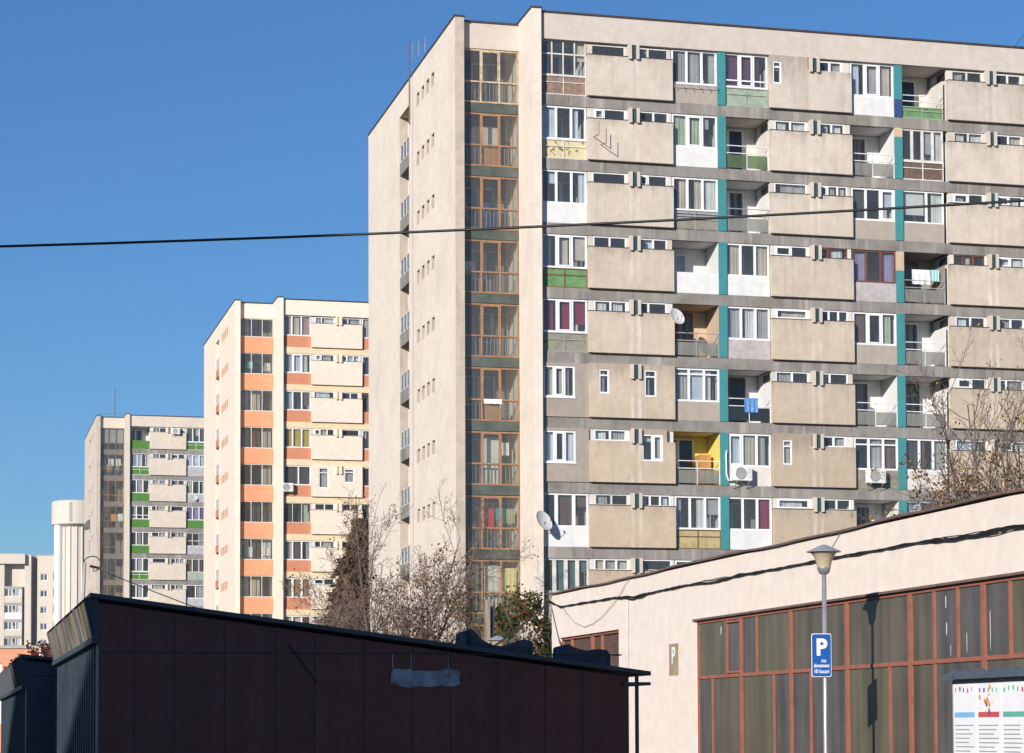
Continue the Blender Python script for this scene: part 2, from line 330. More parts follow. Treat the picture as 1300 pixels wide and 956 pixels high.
# ------------------------------------------------------------------ windows
def make_window(parent, u0, u1, z0, z1, w, n=3, frame='pvc', cur=None, name='window', ft=.07, mt=.09, transom=None, sash=None, glassmat='glass', blind=None, fracs=None, cover=None):
    """frame mesh with a pane sub-part and one curtain sub-part per cloth"""
    f = MB(); d0, d1 = w, w+.07
    f.box(u0,u1,d0,d1,z0,z0+ft); f.box(u0,u1,d0,d1,z1-ft,z1)
    f.box(u0,u0+ft,d0,d1,z0+ft,z1-ft); f.box(u1-ft,u1,d0,d1,z0+ft,z1-ft)
    fr = fracs or [i/n for i in range(n+1)]; n = len(fr)-1
    xs = [u0 + (u1-u0)*q for q in fr]
    for x in xs[1:-1]: f.box(x-mt/2,x+mt/2,d0+.003,d1-.003,z0+ft,z1-ft)
    if transom:
        zt = z0+(z1-z0)*transom
        for i in range(n): f.box(xs[i]+(ft if i==0 else mt/2), xs[i+1]-(ft if i==n-1 else mt/2), d0+.006, d1-.006, zt-.03, zt+.03)
    if sash is not None:                       # an opening sash has a second, thicker frame
        a = xs[sash]+(ft if sash==0 else mt/2); b = xs[sash+1]-(ft if sash==n-1 else mt/2); t=.055
        for q in ((a,b,z0+ft,z0+ft+t),(a,b,z1-ft-t,z1-ft),(a,a+t,z0+ft+t,z1-ft-t),(b-t,b,z0+ft+t,z1-ft-t)):
            f.box(q[0],q[1],d0-.02,d0+.04,q[2],q[3])
    o = f.build(name, M[frame], parent)
    g = MB(); g.box(u0+.02,u1-.02,w+.045,w+.053,z0+.02,z1-.02); g.build('pane', M[glassmat], o)
    if cur:
        by = {}
        for i in range(n):
            c = cur[i % len(cur)]
            if not c: continue
            a = xs[i]+.01; b = xs[i+1]-.01; zt = z1-.02
            k = (cover[i] if cover else random.choice((1,1,.94,.82,.68,.5)))
            if k < 1:
                if random.random() < .5: b = a+(b-a)*k
                else: a = b-(b-a)*k
            m = by.setdefault(c, MB())
            if not cover and random.random() < .16 and z1-z0 > .9:      # a flat roller blind, part drawn
                zb = z0+.03+(zt-z0)*random.choice((.0,.25,.45,.6)); m.box(a,b,w+.15,w+.158,zb,zt); continue
            folds = max(4, int((b-a)/random.uniform(.045,.085))); ph = random.random()*6
            pts = [(a+(b-a)*j/folds, w+.16+.013*(1 if j % 2 else -1)*(.3+.9*random.random())+.02*math.sin(j*.7+ph)) for j in range(folds+1)]
            for j in range(folds):
                p, q = pts[j], pts[j+1]
                m.quad((p[0],p[1],z0+.03),(q[0],q[1],z0+.03),(q[0],q[1],zt),(p[0],p[1],zt))
        for c, m in by.items(): m.build('curtain', M['cur_'+c], o)
    if blind:
        m = MB(); zb = z1-(z1-z0)*blind[1]; m.box(u0+.05,u1-.05,w+.10,w+.12,zb,z1-.03); m.build('blind', M['cur_'+blind[0]], o)
    return o

def railing(parent, u0, u1, z, glassm='glass_rail', metal='railwhite', w=.30, posts=3):
    f = MB()
    for zz in (1.0, .68): f.box(u0,u1,w+.01,w+.045,z+zz-.018,z+zz+.018)
    for i in range(posts):
        x = u0+.02+(u1-u0-.04)*i/(posts-1); f.box(x-.018,x+.018,w+.045,w+.08,z,z+1.02)
    o = f.build('railing', M[metal], parent)
    g = MB()
    for i in range(posts-1):
        a = u0+.03+(u1-u0-.06)*i/(posts-1); b = u0+.03+(u1-u0-.06)*(i+1)/(posts-1)
        g.box(a+.02,b-.02,w+.05,w+.06,z+.05,z+.61)
    g.build('infill_sheet', M[glassm], o)
    return o

def parapet(parent, spec, u0, u1, z, top=.80, w=.33):
    kind, mat = spec[0], spec[1]
    if kind == 'plain':
        MB().box(u0,u1,w,w+.08,z,z+top).build('parapet', M[mat], parent)
    elif kind == 'boards':                     # sheet panels held by rails and posts
        rail = spec[2]
        o = MB().box(u0+.01,u1-.01,w+.03,w+.06,z+.03,z+top-.01).build('parapet', M[mat], parent)
        f = MB(); um = (u0+u1)/2
        f.box(u0,u1,w-.01,w+.02,z+.0,z+.04); f.box(u0,u1,w-.01,w+.02,z+top*.62,z+top*.62+.035); f.box(u0,u1,w-.01,w+.02,z+top-.04,z+top)
        for x in (u0+.02,um,u1-.02): f.box(x-.018,x+.018,w+.0,w+.028,z+.04,z+top-.04)
        f.build('parapet_rail', M[rail], o)
    elif kind == 'rails':
        o = MB().box(u0+.01,u1-.01,w+.03,w+.05,z+.03,z+.42).build('parapet', M[mat], parent)
        f = MB()
        for zz in (.45,.58,.70): f.box(u0,u1,w-.01,w+.02,z+zz,z+zz+.03)
        for x in (u0+.02,(u0+u1)/2,u1-.02): f.box(x-.018,x+.018,w+.021,w+.05,z,z+top-.02)
        f.box(u0,u1,w+.08,w+.10,z+.42,z+top)
        f.build('parapet_rail', M[spec[2]], o)

def back_door(parent, u0, u1, z, w, side=0, frame='pvc', H=2.15):
    """balcony door and window in the back wall of a loggia"""
    L = u1-u0
    a = u0+.08 if side == 0 else u0+L*.35
    f = MB(); g = MB(); d = w-.06
    dw = .72; x0, x1 = a+.60, a+.60+dw
    for (p,q,b,t) in ((a,a+.6,z+.85,z+H),(x0,x1,z+.05,z+H)):
        g.box(p+.03,q-.03,d+.03,d+.04,b+.03,t-.03)
        f.box(p,q,d,d+.055,b,b+.07); f.box(p,q,d,d+.055,t-.07,t); f.box(p,p+.07,d,d+.055,b+.07,t-.07); f.box(q-.07,q,d,d+.055,b+.07,t-.07)
    o = f.build('balcony_door', M[frame], parent); g.build('pane', M['curtained' if random.random() < .6 else 'darkglass'], o)
    return o

# ------------------------------------------------------------------ the apartment block type
NROW = 11
P0 = (2.07, 10.28, 18.65)           # left edge of each kitchen panel
PW = 3.78
def FL(k): return 28.48 - 2.742*(k-1)   # floor level of row k, counted from the top

def kitchen_windows(root, p0, z, S, r, key):
    """two strip windows above the panel, plaster filling between, a pair of vent fins in the middle"""
    z0, z1 = z+1.76, z+2.235
    fill = MB(); frame = S['strip_frame'](key, r)
    a0, a1 = p0+.20+.14*random.random(), p0+1.72; b0, b1 = p0+2.31, p0+3.66-.16*random.random()
    rnd = random.random()
    for (a, b, fs) in ((a0,a1,frame[0]),(b0,b1,frame[1])):
        if fs == 'none': continue
        kind = random.random()
        if kind < .55: fr = [0,.5,1]
        elif kind < .75: fr = [0,.32,1]
        elif kind < .88: fr = [0,1]
        else: fr = [0,.3,.65,1]
        cu = random.choice(([None],[None],['gr',None],['w'],['bl',None],[None,'be'],['be','gr']))
        make_window(root, a, b, z0, z1, .34, frame=fs, cur=cu, name='kitchen_window', ft=.05, mt=.075, fracs=fr, sash=(0 if random.random()<.22 else None), cover=[.8]*4)
    for (a, b) in ((p0+.02,a0),(a1,b0),(b1,p0+PW-.02)):
        MB().box(a,b,.34,.42,z0,z1).build('infill_wall', M[S['infill'](key, r)], root)
    if frame[0] == 'none': fill.box(a0,a1,.36,.42,z0,z1)
    if frame[1] == 'none': fill.box(b0,b1,.36,.42,z0,z1)
    vf = MB()
    for x in (1.80, 2.13): vf.box(p0+x,p0+x+.12,-.02,.335,z+1.64,z+2.27)
    o = vf.build('vent_fin', M[S['fin_mat']], root)
    MB().box(p0+1.922,p0+2.128,.06,.30,z+1.68,z+2.25).build('vent_slot', M[S['slot_mat']], o)

def tower(name, label, O, base, S):
    """O: ground point of the tall blade at the street corner; base: height of the ground there"""
    root = empty(name, (O[0], O[1], base), TH, label, 'apartment block')
    bot = -base; np_ = S['panels']; uend = P0[np_-1]+PW + (S.get('extra', 0))
    top = 31.95
    # --- solid body behind the loggias
    core = MB()
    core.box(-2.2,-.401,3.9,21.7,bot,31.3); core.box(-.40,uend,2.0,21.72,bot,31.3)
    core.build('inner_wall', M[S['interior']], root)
    rf = MB(); rf.box(-2.9,uend,4.0,21.7,31.3,31.5); rf.box(-.40,uend,.5,3.99,31.3,31.5); rf.box(-2.9,-.42,2.6,3.99,31.3,31.5)
    rf.build('roof', M['roofing'], root)
    # --- gable wall with vent holes and the slot of small balconies
    rects = [(11.68,13.92,bot+1.2,30.8)]
    for k in range(1, NROW+1):
        for q in range(4):
            c = 6.1+1.07*q; rects.append((c,c+.62,FL(k)+1.74,FL(k)+2.36))
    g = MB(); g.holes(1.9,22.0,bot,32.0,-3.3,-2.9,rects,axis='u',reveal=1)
    g.box(-2.9,uend,21.7,22.0,bot,31.95)                         # rear wall
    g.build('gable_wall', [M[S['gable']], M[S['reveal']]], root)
    gj = MB()
    gj.box(-3.312,-3.3,10.76,10.80,bot,31.98); gj.build('panel_joint', M[S['joint']], root)
    if S.get('vent_plate'):
        for k in range(1, NROW):
            m = MB()
            for q in range(4):
                c = 6.1+1.07*q; m.box(-3.306,-3.301,c-.05,c+.62,FL(k)+1.74,FL(k)+2.34)
            m.build('vent_grille', M[S['vent_plate']], root)
    rec = MB(); rec.box(-2.9,-2.2,11.58,11.68,bot+1.2,30.8); rec.box(-2.9,-2.2,13.92,14.02,bot+1.2,30.8); rec.box(-2.9,-2.2,11.58,14.02,30.8,30.95)
    rec.box(-2.26,-2.2,11.68,13.92,bot+1.2,30.8)
    rec.build('recess_wall', M[S['gable']], root)
    for k in range(1, NROW):
        z = FL(k)
        b = MB().box(-3.28,-2.27,11.69,13.91,z-.12,z+.03).box(-3.28,-3.2,11.69,13.91,z-.5,z-.12).box(-3.28,-3.2,11.69,13.91,z+.03,z+.1)
        o = b.build('gable_balcony', M[S['slotbal']], root)
        f = MB(); f.box(-3.27,-3.22,11.69,13.91,z+.86,z+.92); f.box(-3.27,-3.22,11.69,13.91,z+.10,z+.14)
        for x in (11.70,12.42,13.14,13.86): f.box(-3.27,-3.22,x,x+.045,z+.14,z+.86)
        f.build('railing', M[S['slotrail']], o)
        MB().box(-3.25,-3.24,11.72,13.88,z+.15,z+.85).build('pane', M['glass_rail'], o)
    # --- blade, frieze, copings
    MB().box(-.41,0,0,2.62,bot,32.0).build('corner_blade', M[S['gable2']], root)
    MB().box(uend,uend+.41,0,21.69,bot,32.0).build('end_wall', M[S['gable']], root)
    fz = MB(); fz.box(.002,uend-.002,.2,.5,30.79,31.9)
    fz.build('frieze', M[S['frieze']], root)
    MB().box(-2.898,-.412,2.25,2.6,30.79,31.9).build('stack_frieze', M[S['frieze']], root)
    cp = MB()
    cp.box(-3.34,-2.86,1.86,22.03,32.0,32.07); cp.box(-.45,.04,-.04,2.66,32.0,32.07); cp.box(.041,uend,.15,.55,31.9,31.98); cp.box(-2.859,-.451,2.2,2.63,31.9,31.98)
    cp.box(uend,uend+.45,-.04,21.69,32.0,32.06)
    cp.build('roof_coping', M['coping'], root)
    # --- floor bands with the slabs behind them
    for k in range(1, NROW+1):
        z = FL(k)
        if z-.5 < bot: break
        b = MB(); b.box(.003,uend-.003,.30,.5,z-.50,z-.03); b.box(.003,uend-.003,.5,1.995,z-.22,z-.03)
        if not S.get('stack_spandrel_full'): b.box(-2.895,-.415,2.42,3.895,z-.24,z-.04)
        else: b.box(-2.895,-.415,2.42,3.895,z-.2,z-.04)
        b.build('floor_band', M[S['band']], root)
    # ceilings of top row
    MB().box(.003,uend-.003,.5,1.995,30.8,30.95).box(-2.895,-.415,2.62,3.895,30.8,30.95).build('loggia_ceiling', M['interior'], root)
    # --- glazed loggia stack
    for k in range(1, NROW):
        stack_cell(root, k, FL(k), S)
    # --- panels with kitchens
    for pi in range(np_):
        p0 = P0[pi]; key = 'ABC'[pi]
        for k in range(1, NROW+1):
            z = FL(k)
            if z < bot: break
            kitchen(root, p0, z, S, k, key)
    # --- loggias
    bays = [('1',.06,2.055)]
    for i in range(np_):
        q = P0[i]+PW
        if i < np_-1 or S.get('extra'):
            bays += [(str(3+3*i),q+.02,q+2.07),(str(4+3*i),q+2.43,q+4.40)]
    for (bk,u0,u1) in bays:
        for k in range(1, NROW+1):
            z = FL(k)
            if z < bot: break
            spec = S['bays'].get((bk,k)) or S['bay_default'](bk,k)
            loggia(root, bk, u0, u1, z, k, spec, S)
    # partition fins between paired loggias
    for i in range(np_):
        q = P0[i]+PW
        if i < np_-1 or S.get('extra'):
            for k in range(1, NROW+1):
                z = FL(k)
                if z < bot: break
                zt = z+2.235 if k > 1 else z+2.30
                alt = S['fin_alt'].get((i,k))
                m = MB(); m.box(q+2.08,q+2.42,.34,1.99,z-.02,zt)
                o = m.build('partition_wall', M['white'], root)
                if alt:
                    zs = z+alt[0]*(zt-z)
                    MB().box(q+2.07,q+2.43,.26,.339,z-.02,zs).build('painted_fin', M[alt[1]], root)
                    MB().box(q+2.07,q+2.43,.26,.339,zs,zt).build('painted_fin', M[alt[2]], root)
                else: MB().box(q+2.07,q+2.43,.26,.339,z-.02,zt).build('painted_fin', M[S['fin_paint']], root)
    return root

def kitchen(root, p0, z, S, k, key):
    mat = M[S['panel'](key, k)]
    zt = z+2.235
    if k == 1: zt = z+2.30
    special = S['special'].get((key,k))
    # side walls between kitchen and loggias
    MB().box(p0,p0+.10,.425,1.99,z-.02,z+1.75).box(p0,p0+.10,1.45,1.99,z+1.75,zt).build('kitchen_side_wall', M['white'], root)
    MB().box(p0+PW-.10,p0+PW,.425,1.99,z-.02,zt).build('kitchen_side_wall', M['white'], root)
    f = MB()
    for (a,b,c,d) in ((.43,1.44,z+1.76,z+1.82),(.43,1.44,zt-.06,zt-.005),(.43,.49,z+1.82,zt-.06),(1.38,1.44,z+1.82,zt-.06)): f.box(p0+.01,p0+.07,a,b,c,d)
    o = f.build('side_window', M['oldwhite'], root)
    MB().box(p0+.035,p0+.045,.47,1.40,z+1.80,zt-.04).build('pane', M['darkglass'], o)
    pz0, pz1 = z-.02, z+1.74
    if not special:
        m = MB(); m.box(p0,p0+PW,.12,.42,pz0,pz1)
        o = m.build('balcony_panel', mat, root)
        MB().box(p0-.01,p0+PW+.01,.10,.335,pz1,pz1+.03).build('panel_cap', M['coping'], o)
        kitchen_windows(root, p0, z, S, k, key)
    else: special(root, p0, z, zt, S, k, mat)

def slim_panel(wins, part=None):
    """full-height panel with slim windows; part=(from,to) keeps strip windows on the rest"""
    def go(root, p0, z, zt, S, k, mat):
        holes = [(p0+a,p0+b,z+c,z+d) for (a,b,c,d,n) in wins]
        m = MB()
        if part is None:
            m.holes(p0,p0+PW,z-.02,z+2.28,.12,.42,holes)
            vf = MB()
            for x in (1.80,2.13): vf.box(p0+x,p0+x+.12,-.02,.119,z+1.64,z+2.27)
        else:
            a, b = part
            m.holes(p0+a,p0+b,z-.02,z+2.28 if k > 1 else z+2.30,.12,.42,holes)
            if a > 0: m.box(p0,p0+a-.001,.12,.42,z-.02,z+1.74)
            if b < PW: m.box(p0+b+.001,p0+PW,.12,.42,z-.02,z+1.74)
            vf = MB()
            for x in (1.80,2.13): vf.box(p0+x,p0+x+.12,-.02,.335 if a > 2 or b < 1.8 else .119,z+1.64,z+2.27)
        o = m.build('balcony_panel', mat, root)
        f = vf.build('vent_fin', M[S['fin_mat']], root)
        MB().box(p0+1.922,p0+2.128,.06,.115,z+1.68,z+2.25).build('vent_slot', M[S['slot_mat']], f)
        for (a,b,c,d,n) in wins:
            make_window(root, p0+a, p0+b, z+c, z+d, .14, n=n, ft=.06, cur=[None,'gr'] if n > 1 else ['gr'], transom=.75 if n == 1 else None, sash=(n-1 if n > 1 else None))
        if part is not None:
            a, b = part
            z0, z1 = z+1.76, (z+2.235)
            if b < PW:
                fi = MB()
                s0 = max(b, 1.84)
                make_window(root, p0+2.30, p0+3.40, z0, z1, .34, n=2, ft=.055, name='kitchen_window', cur=[None,'gr'])
                fi.box(p0+b+.01,p0+2.30,.34,.42,z0,z1); fi.box(p0+3.40,p0+PW-.02,.34,.42,z0,z1)
                fi.build('infill_wall', M[S['infill']('B',k)], root)
            if a > 0:
                fi = MB(); make_window(root, p0+.25, p0+1.66, z0, z1, .34, n=2, ft=.055, name='kitchen_window', cur=['w','gr'])
                fi.box(p0+.02,p0+.25,.34,.42,z0,z1); fi.box(p0+1.66,p0+a-.01,.34,.42,z0,z1)
                fi.build('infill_wall', M[S['infill']('B',k)], root)
    return go

def stack_cell(root, k, z, S):
    u0, u1 = -2.88, -.43; w = 2.30
    if S['stack'] == 'main':
        zt = z+2.27
        if k == 1: zt = z+2.29
        f = MB(); fm = 'rustframe_pale' if k == 1 else 'rustframe'
        xs = [u0, u0+.40, u0+1.22, u0+2.38]
        xs = [u0+.02, u0+.80, u0+1.62, u1-.03]
        f.box(u0,u1,w,w+.06,z-.02,z+.045); f.box(u0,u1,w,w+.06,z+.86,z+.925); f.box(u0,u1,w,w+.06,zt-.065,zt)
        for i, x in enumerate(xs):
            t = .075 if 0 < i < 3 else .05
            f.box(x-t/2,x+t/2,w+.004,w+.056,z+.045,z+.86); f.box(x-t/2,x+t/2,w+.004,w+.056,z+.925,zt-.065)
        # opening sash in the middle column
        a, b = xs[1]+.04, xs[2]-.04
        if k != 9:
            for q in ((a,b,zt-.12,zt-.066),(a,a+.045,z+.926,zt-.12),(b-.045,b,z+.926,zt-.12)): f.box(q[0],q[1],w-.012,w+.003,q[2],q[3])
        o = f.build('loggia_glazing', M[fm], root)
        g = MB(); g.box(u0+.02,u1-.02,w+.026,w+.034,z+.03,zt-.03); g.build('pane', M['glass_dirty'], o)
        MB().box(u0,u1,w+.012,w+.06,z-.44,z-.03).build('spandrel', M['spandrel'], o)
        r = MB()
        n = 15
        for i in range(n):
            x = u0+.08+(u1-u0-.16)*i/(n-1); r.box(x-.012,x+.012,w+.12,w+.145,z+.02,z+.84)
        r.box(u0,u1,w+.115,w+.15,z+.84,z+.88); r.build('railing', M['railmetal'], root)
        lw = MB(); lw.box(u1-.01,u1+.012,w+.07,3.89,z-.03,zt); lw.build('loggia_side_wall', M['offwhite'], root)
        back_door(root, u0+.35+.3*(k % 3), u1, z, 3.9, frame='oldwhite')
    elif S['stack'] == 'orange':
        f = MB(); z0, z1 = z+.94, z+2.50
        if k == 1: z1 = z+2.29
        f.box(u0,u1,w,w+.05,z0,z0+.05); f.box(u0,u1,w,w+.05,z1-.04,z1)
        for x in (u0+.025,u0+.84,u0+1.64,u1-.025): f.box(x-.022,x+.022,w+.002,w+.048,z0+.05,z1-.04)
        o = f.build('loggia_glazing', M['oldwhite'], root)
        MB().box(u0+.02,u1-.02,w+.02,w+.028,z0+.02,z1-.02).build('pane', M['glass_dirty'], o)
        MB().box(u0,u1,w-.02,w+.10,z-.22,z0-.003).build('spandrel', M['orange'], root)
        back_door(root, u0+.3, u1, z, 3.9, frame='oldwhite')
        cu = [['gr',None,None],['dk',None,None],['gr','be',None],['gr','br','gr'],['dk',None,'gr'],[None,'dk','dk'],['bl','br','bl'],['w','be',None],['gr',None,None],['gr']][k-1]
        for i, c in enumerate(cu):
            if c:
                a = u0+.04+.8*i; m = MB()
                for j in range(10):
                    x0 = a+.07*j; m.quad((x0,w+.5+.03*(j%2),z+.7),(x0+.07,w+.5+.03*((j+1)%2),z+.7),(x0+.07,w+.5+.03*((j+1)%2),z+2.4),(x0,w+.5+.03*(j%2),z+2.4))
                m.build('curtain', M['cur_'+c], o)
    else:
        f = MB(); zt = z+2.29
        fm = 'greyframe' if k not in (7,3) else 'rustframe'
        f.box(u0,u1,w,w+.05,z,z+.05); f.box(u0,u1,w,w+.05,z+.72,z+.77); f.box(u0,u1,w,w+.05,zt-.05,zt)
        for x in (u0+.02,u0+.82,u0+1.6,u1-.02):
            f.box(x-.025,x+.025,w+.002,w+.048,z+.05,z+.72); f.box(x-.025,x+.025,w+.002,w+.048,z+.77,zt-.05)
        o = f.build('loggia_glazing', M[fm], root)
        MB().box(u0+.02,u1-.02,w+.02,w+.028,z+.02,zt-.02).build('pane', M['glass_dirty'], o)
        MB().box(u0,u1,w+.01,w+.05,z-.44,z-.01).build('spandrel', M['greyspan'], o)
        back_door(root, u0+.5, u1, z, 3.9, frame='rustframe' if k == 3 else 'oldwhite')
        if k == 1:
            for i in range(3):
                m = MB(); a = u0+.06+.8*i
                for j in range(10): x0 = a+.07*j; m.quad((x0,w+.15+.03*(j%2),z+.8),(x0+.07,w+.15+.03*((j+1)%2),z+.8),(x0+.07,w+.15+.03*((j+1)%2),z+2.2),(x0,w+.15+.03*(j%2),z+2.2))
                m.build('curtain', M['cur_gr'], o)

def loggia(root, bk, u0, u1, z, k, spec, S):
    zt = z+2.235 if k > 1 else z+2.30
    kind = spec[0]
    if kind == 'G':
        _, n, frame, cur, par, opt = spec
        sill = opt.get('sill', .81)
        make_window(root, u0, u1, z+sill, zt, .355, n=n, frame=frame, cur=cur, ft=opt.get('ft',.075), mt=opt.get('mt',.10), transom=opt.get('transom'), sash=opt.get('sash'), fracs=opt.get('fracs'), blind=opt.get('blind'))
        parapet(root, par, u0, u1, z-.02, sill+.015)
        if not opt.get('noback'): back_door(root, u0, u1, z, 2.0, side=k % 2)
        if opt.get('bar'):
            MB().box(u0+.05,u1-.05,.34,.354,z+sill+.28,z+sill+.34).build('window_bar', M['pvc'], root)
    elif kind == 'W':                         # plastered wall with a narrower window
        _, n, frame, cur, a, b, c, d, mat = spec
        m = MB(); m.holes(u0-.05,u1+.01,z-.03,z+2.24,.24,.42,[(u0+a,u0+b,z+c,z+d)])
        m.build('plaster_wall', M[mat], root)
        make_window(root, u0+a, u0+b, z+c, z+d, .27, n=n, frame=frame, cur=cur, sash=1)
        MB().box(u0+a-.03,u0+b+.03,.20,.239,z+c-.05,z+c-.002).build('window_sill', M['pvc'], root)
        back_door(root, u0, u1, z, 2.0)
    else:                                      # open loggia
        _, lining, par, opt = spec
        lm = M[lining]
        ln = MB(); e = .012
        ln.box(u0,u1,1.97,1.994,z-.02,zt); ln.box(u1-.0,u1+.022,.345,1.96,z-.02,zt if bk in ('3','6') else z+1.745); ln.box(u0-.02,u0,.43,1.96,z-.02,zt)
        ln.build('loggia_lining', lm, root)
        MB().box(u0-.01,u1+.01,.505,1.96,zt+.018,zt+.03).build('loggia_ceiling', lm, root)
        if opt.get('door','door') == 'door': back_door(root, u0, u1, z, 1.97, side=opt.get('side',0), frame=opt.get('frame','pvc'))
        elif opt['door'] == 'window':
            make_window(root, u0+.1, u0+1.1, z+.6, z+1.95, 1.85, n=1, cur=['gr'], ft=.05, name='back_window')
        if par[0] == 'glass': railing(root, u0, u1, z, par[1], par[2])
        else: parapet(root, par, u0, u1, z-.02, opt.get('top',.86))
        if opt.get('rail'): 
            f = MB()
            for zz in (1.0,.74): f.box(u0,u1,.33,.36,z+zz-.018,z+zz+.018)
            f.box((u0+u1)/2-.018,(u0+u1)/2+.018,.361,.39,z+.02,z+1.0)
            f.build('railing', M['railwhite'], root)
AIR, DUST, OZONE, SKYS, SUNS, EXPO = 1.12, .0, 8.5, .083, 4.4, .45
HAZE = .0002

# ------------------------------------------------------------------ front block (beige, teal fins)
def G(n, frame, cur, par, **o): return ('G', n, frame, cur, par, o)
def O(lin, par, **o): return ('O', lin, par, o)
WH = ('plain','white'); GB = ('plain','greybeige'); OW = ('plain','offwhite')
main_bays = {
 ('1',1): G(4,'oldwhite',[None,None,None,'ye'],('boards','rust','oldwhite'),transom=.62,ft=.05,mt=.05),
 ('1',2): G(3,'pvc',['bl',None,'bl'],('boards','yellowtile','oldwhite')),
 ('1',3): G(3,'pvc',['bl',None,'bl'],WH),
 ('1',4): G(3,'pvc',['gr','be','be'],('boards','greenboard','railbrown'),sash=1),
 ('1',5): G(3,'pvc',['cr','cr','cr'],('boards','olive','railmetal'),sash=1),
 ('1',6): ('W',3,'pvc',['gn','gn','gn'],.04,1.40,.80,2.12,'greyplaster'),
 ('1',7): ('W',3,'pvc',['bl',None,'bl'],.04,1.42,.78,2.12,'greyplaster'),
 ('1',8): G(3,'pvc',['br','br','br'],WH,fracs=[0,.3,.68,1],mt=.14),
 ('1',9): G(4,'oldwhite',[None,'dt','dt','dt'],('plain','greyplaster'),mt=.16),
 ('3',1): G(3,'pvc',['gr','gr','gr'],('plain','greybeige')),
 ('3',2): G(3,'pvc',['gn','gn','gr'],WH,sash=1),
 ('3',3): G(3,'pvc',['be','be','w'],('rails','olive','railmetal')),
 ('3',4): O('white',WH,door='window',top=.90),
 ('3',5): O('beigeint',('glass','glass_rail','railmetal'),frame='brownframe'),
 ('3',6): G(3,'pvc',['gr','bl','w'],GB,transom=.82),
 ('3',7): O('yellow',('glass','glass_rail','railwhite')),
 ('3',8): G(3,'pvc',['gr','w','gr'],('boards','ochre','railbrown')),
 ('3',9): G(3,'pvc',['gr','w','gr'],GB),
 ('4',1): G(3,'pvc',['pu','pu','pu'],('boards','palegreen','palegreen'),bar=True,sash=1),
 ('4',2): O('offwhite',('glass','glass_green','railwhite')),
 ('4',3): O('white',('glass','glass_rail','railmetal')),
 ('4',4): G(3,'pvc',['be',None,'be'],WH),
 ('4',5): G(3,'pvc',['gr','w','gr'],('plain','lilac')),
 ('4',6): O('white',('glass','darkglass','railwhite'),frame='brownframe'),
 ('4',7): G(3,'pvc',['bl','be','gr'],OW,sash=0),
 ('4',8): G(3,'pvc',[None,None,'cr'],WH),
 ('4',9): G(3,'pvc',['gr',None,'gr'],WH),
 ('6',1): G(3,'pvc',['bl','gr','be'],WH,sash=1),
 ('6',2): O('white',('glass','glass_rail','railwhite')),
 ('6',3): G(3,'pvc',['dk',None,'bl'],GB,sash=2),
 ('6',4): G(3,'brownframe',['li',None,'li'],('plain','lilac')),
 ('6',5): G(3,'pvc',['br',None,'gn'],GB,sash=1),
 ('6',6): O('white',('glass','glass_rail','railwhite')),
 ('6',7): G(3,'pvc',[None,'gr','br'],('plain','olive'),transom=.78),
 ('6',8): O('white',WH),
 ('6',9): G(3,'pvc',['gr',None,'gr'],WH),
 ('7',1): O('offwhite',('boards','greenboard','palegreen'),rail=True,top=.52),
 ('7',2): G(4,'oldwhite',[None,None,'gr','w'],('boards','brownboard','railwhite'),mt=.12),
 ('7',3): G(2,'pvc',['w','w'],GB,fracs=[0,.58,1],ft=.06),
 ('7',4): O('interior',('glass','glass_rail','railmetal'),frame='brownframe'),
 ('7',5): O('white',('glass','glass_rail','railwhite')),
 ('7',6): O('white',('glass','glass_rail','railwhite'),frame='brownframe'),
 ('7',7): G(3,'pvc',['dk','br','gr'],OW),
 ('7',8): G(3,'bluishframe',['bl',None,'bl'],('boards','palegreen','bluishframe')),
}
_fall = [G(3,'pvc',['gr','w','gr'],GB), G(3,'pvc',['be',None,'be'],WH), O('white',('glass','glass_rail','railwhite')), G(3,'pvc',['w',None,'bl'],OW)]
def strip_main(key, r):
    t = {('A',1):('oldwhite','oldwhite'),('C',4):('brownframe','pvc'),('B',4):('pvc','brownframe'),('A',8):('oldwhite','pvc'),('C',2):('oldwhite','pvc'),('C',1):('oldwhite','pvc')}
    return t.get((key,r), ('pvc','pvc'))
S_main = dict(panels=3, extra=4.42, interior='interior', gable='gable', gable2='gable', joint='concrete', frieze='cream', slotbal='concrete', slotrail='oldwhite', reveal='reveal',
  band='concrete', stack='main', fin_mat='cream', slot_mat='teal_dark', infill=lambda k,r: 'offwhite' if (r*7+ord(k)) % 3 else 'cream', strip_frame=strip_main,
  panel=lambda k,r: 'panel', fin_paint='teal', fin_alt={(1,1):(.33,'navy','teal'),(1,2):(.82,'teal','beigeint'),(1,4):(.62,'teal','beigeint')},
  bays=main_bays, bay_default=lambda bk,k: _fall[(k*3+len(bk)+int(bk)) % 4],
  special={('A',6): slim_panel([(.42,.86,1.0,2.02,1),(2.42,2.95,.92,2.05,1)]),
           ('A',7): slim_panel([(2.30,3.22,.92,2.05,2)], (1.84,3.40)),
           ('B',1): slim_panel([(.12,.52,1.05,2.02,1)], (0,1.74)),
           ('B',7): slim_panel([(.42,.84,.92,1.98,1)], (0,1.74))})
M['teal_dark'] = plain('dark_teal_slot', (.02,.062,.066), .8)
OM = atO = (1.32810683, 94.0, 0.0)
front = tower('apartment_block', 'large weathered beige apartment block with turquoise fins between its loggias', OM, 0.0, S_main)

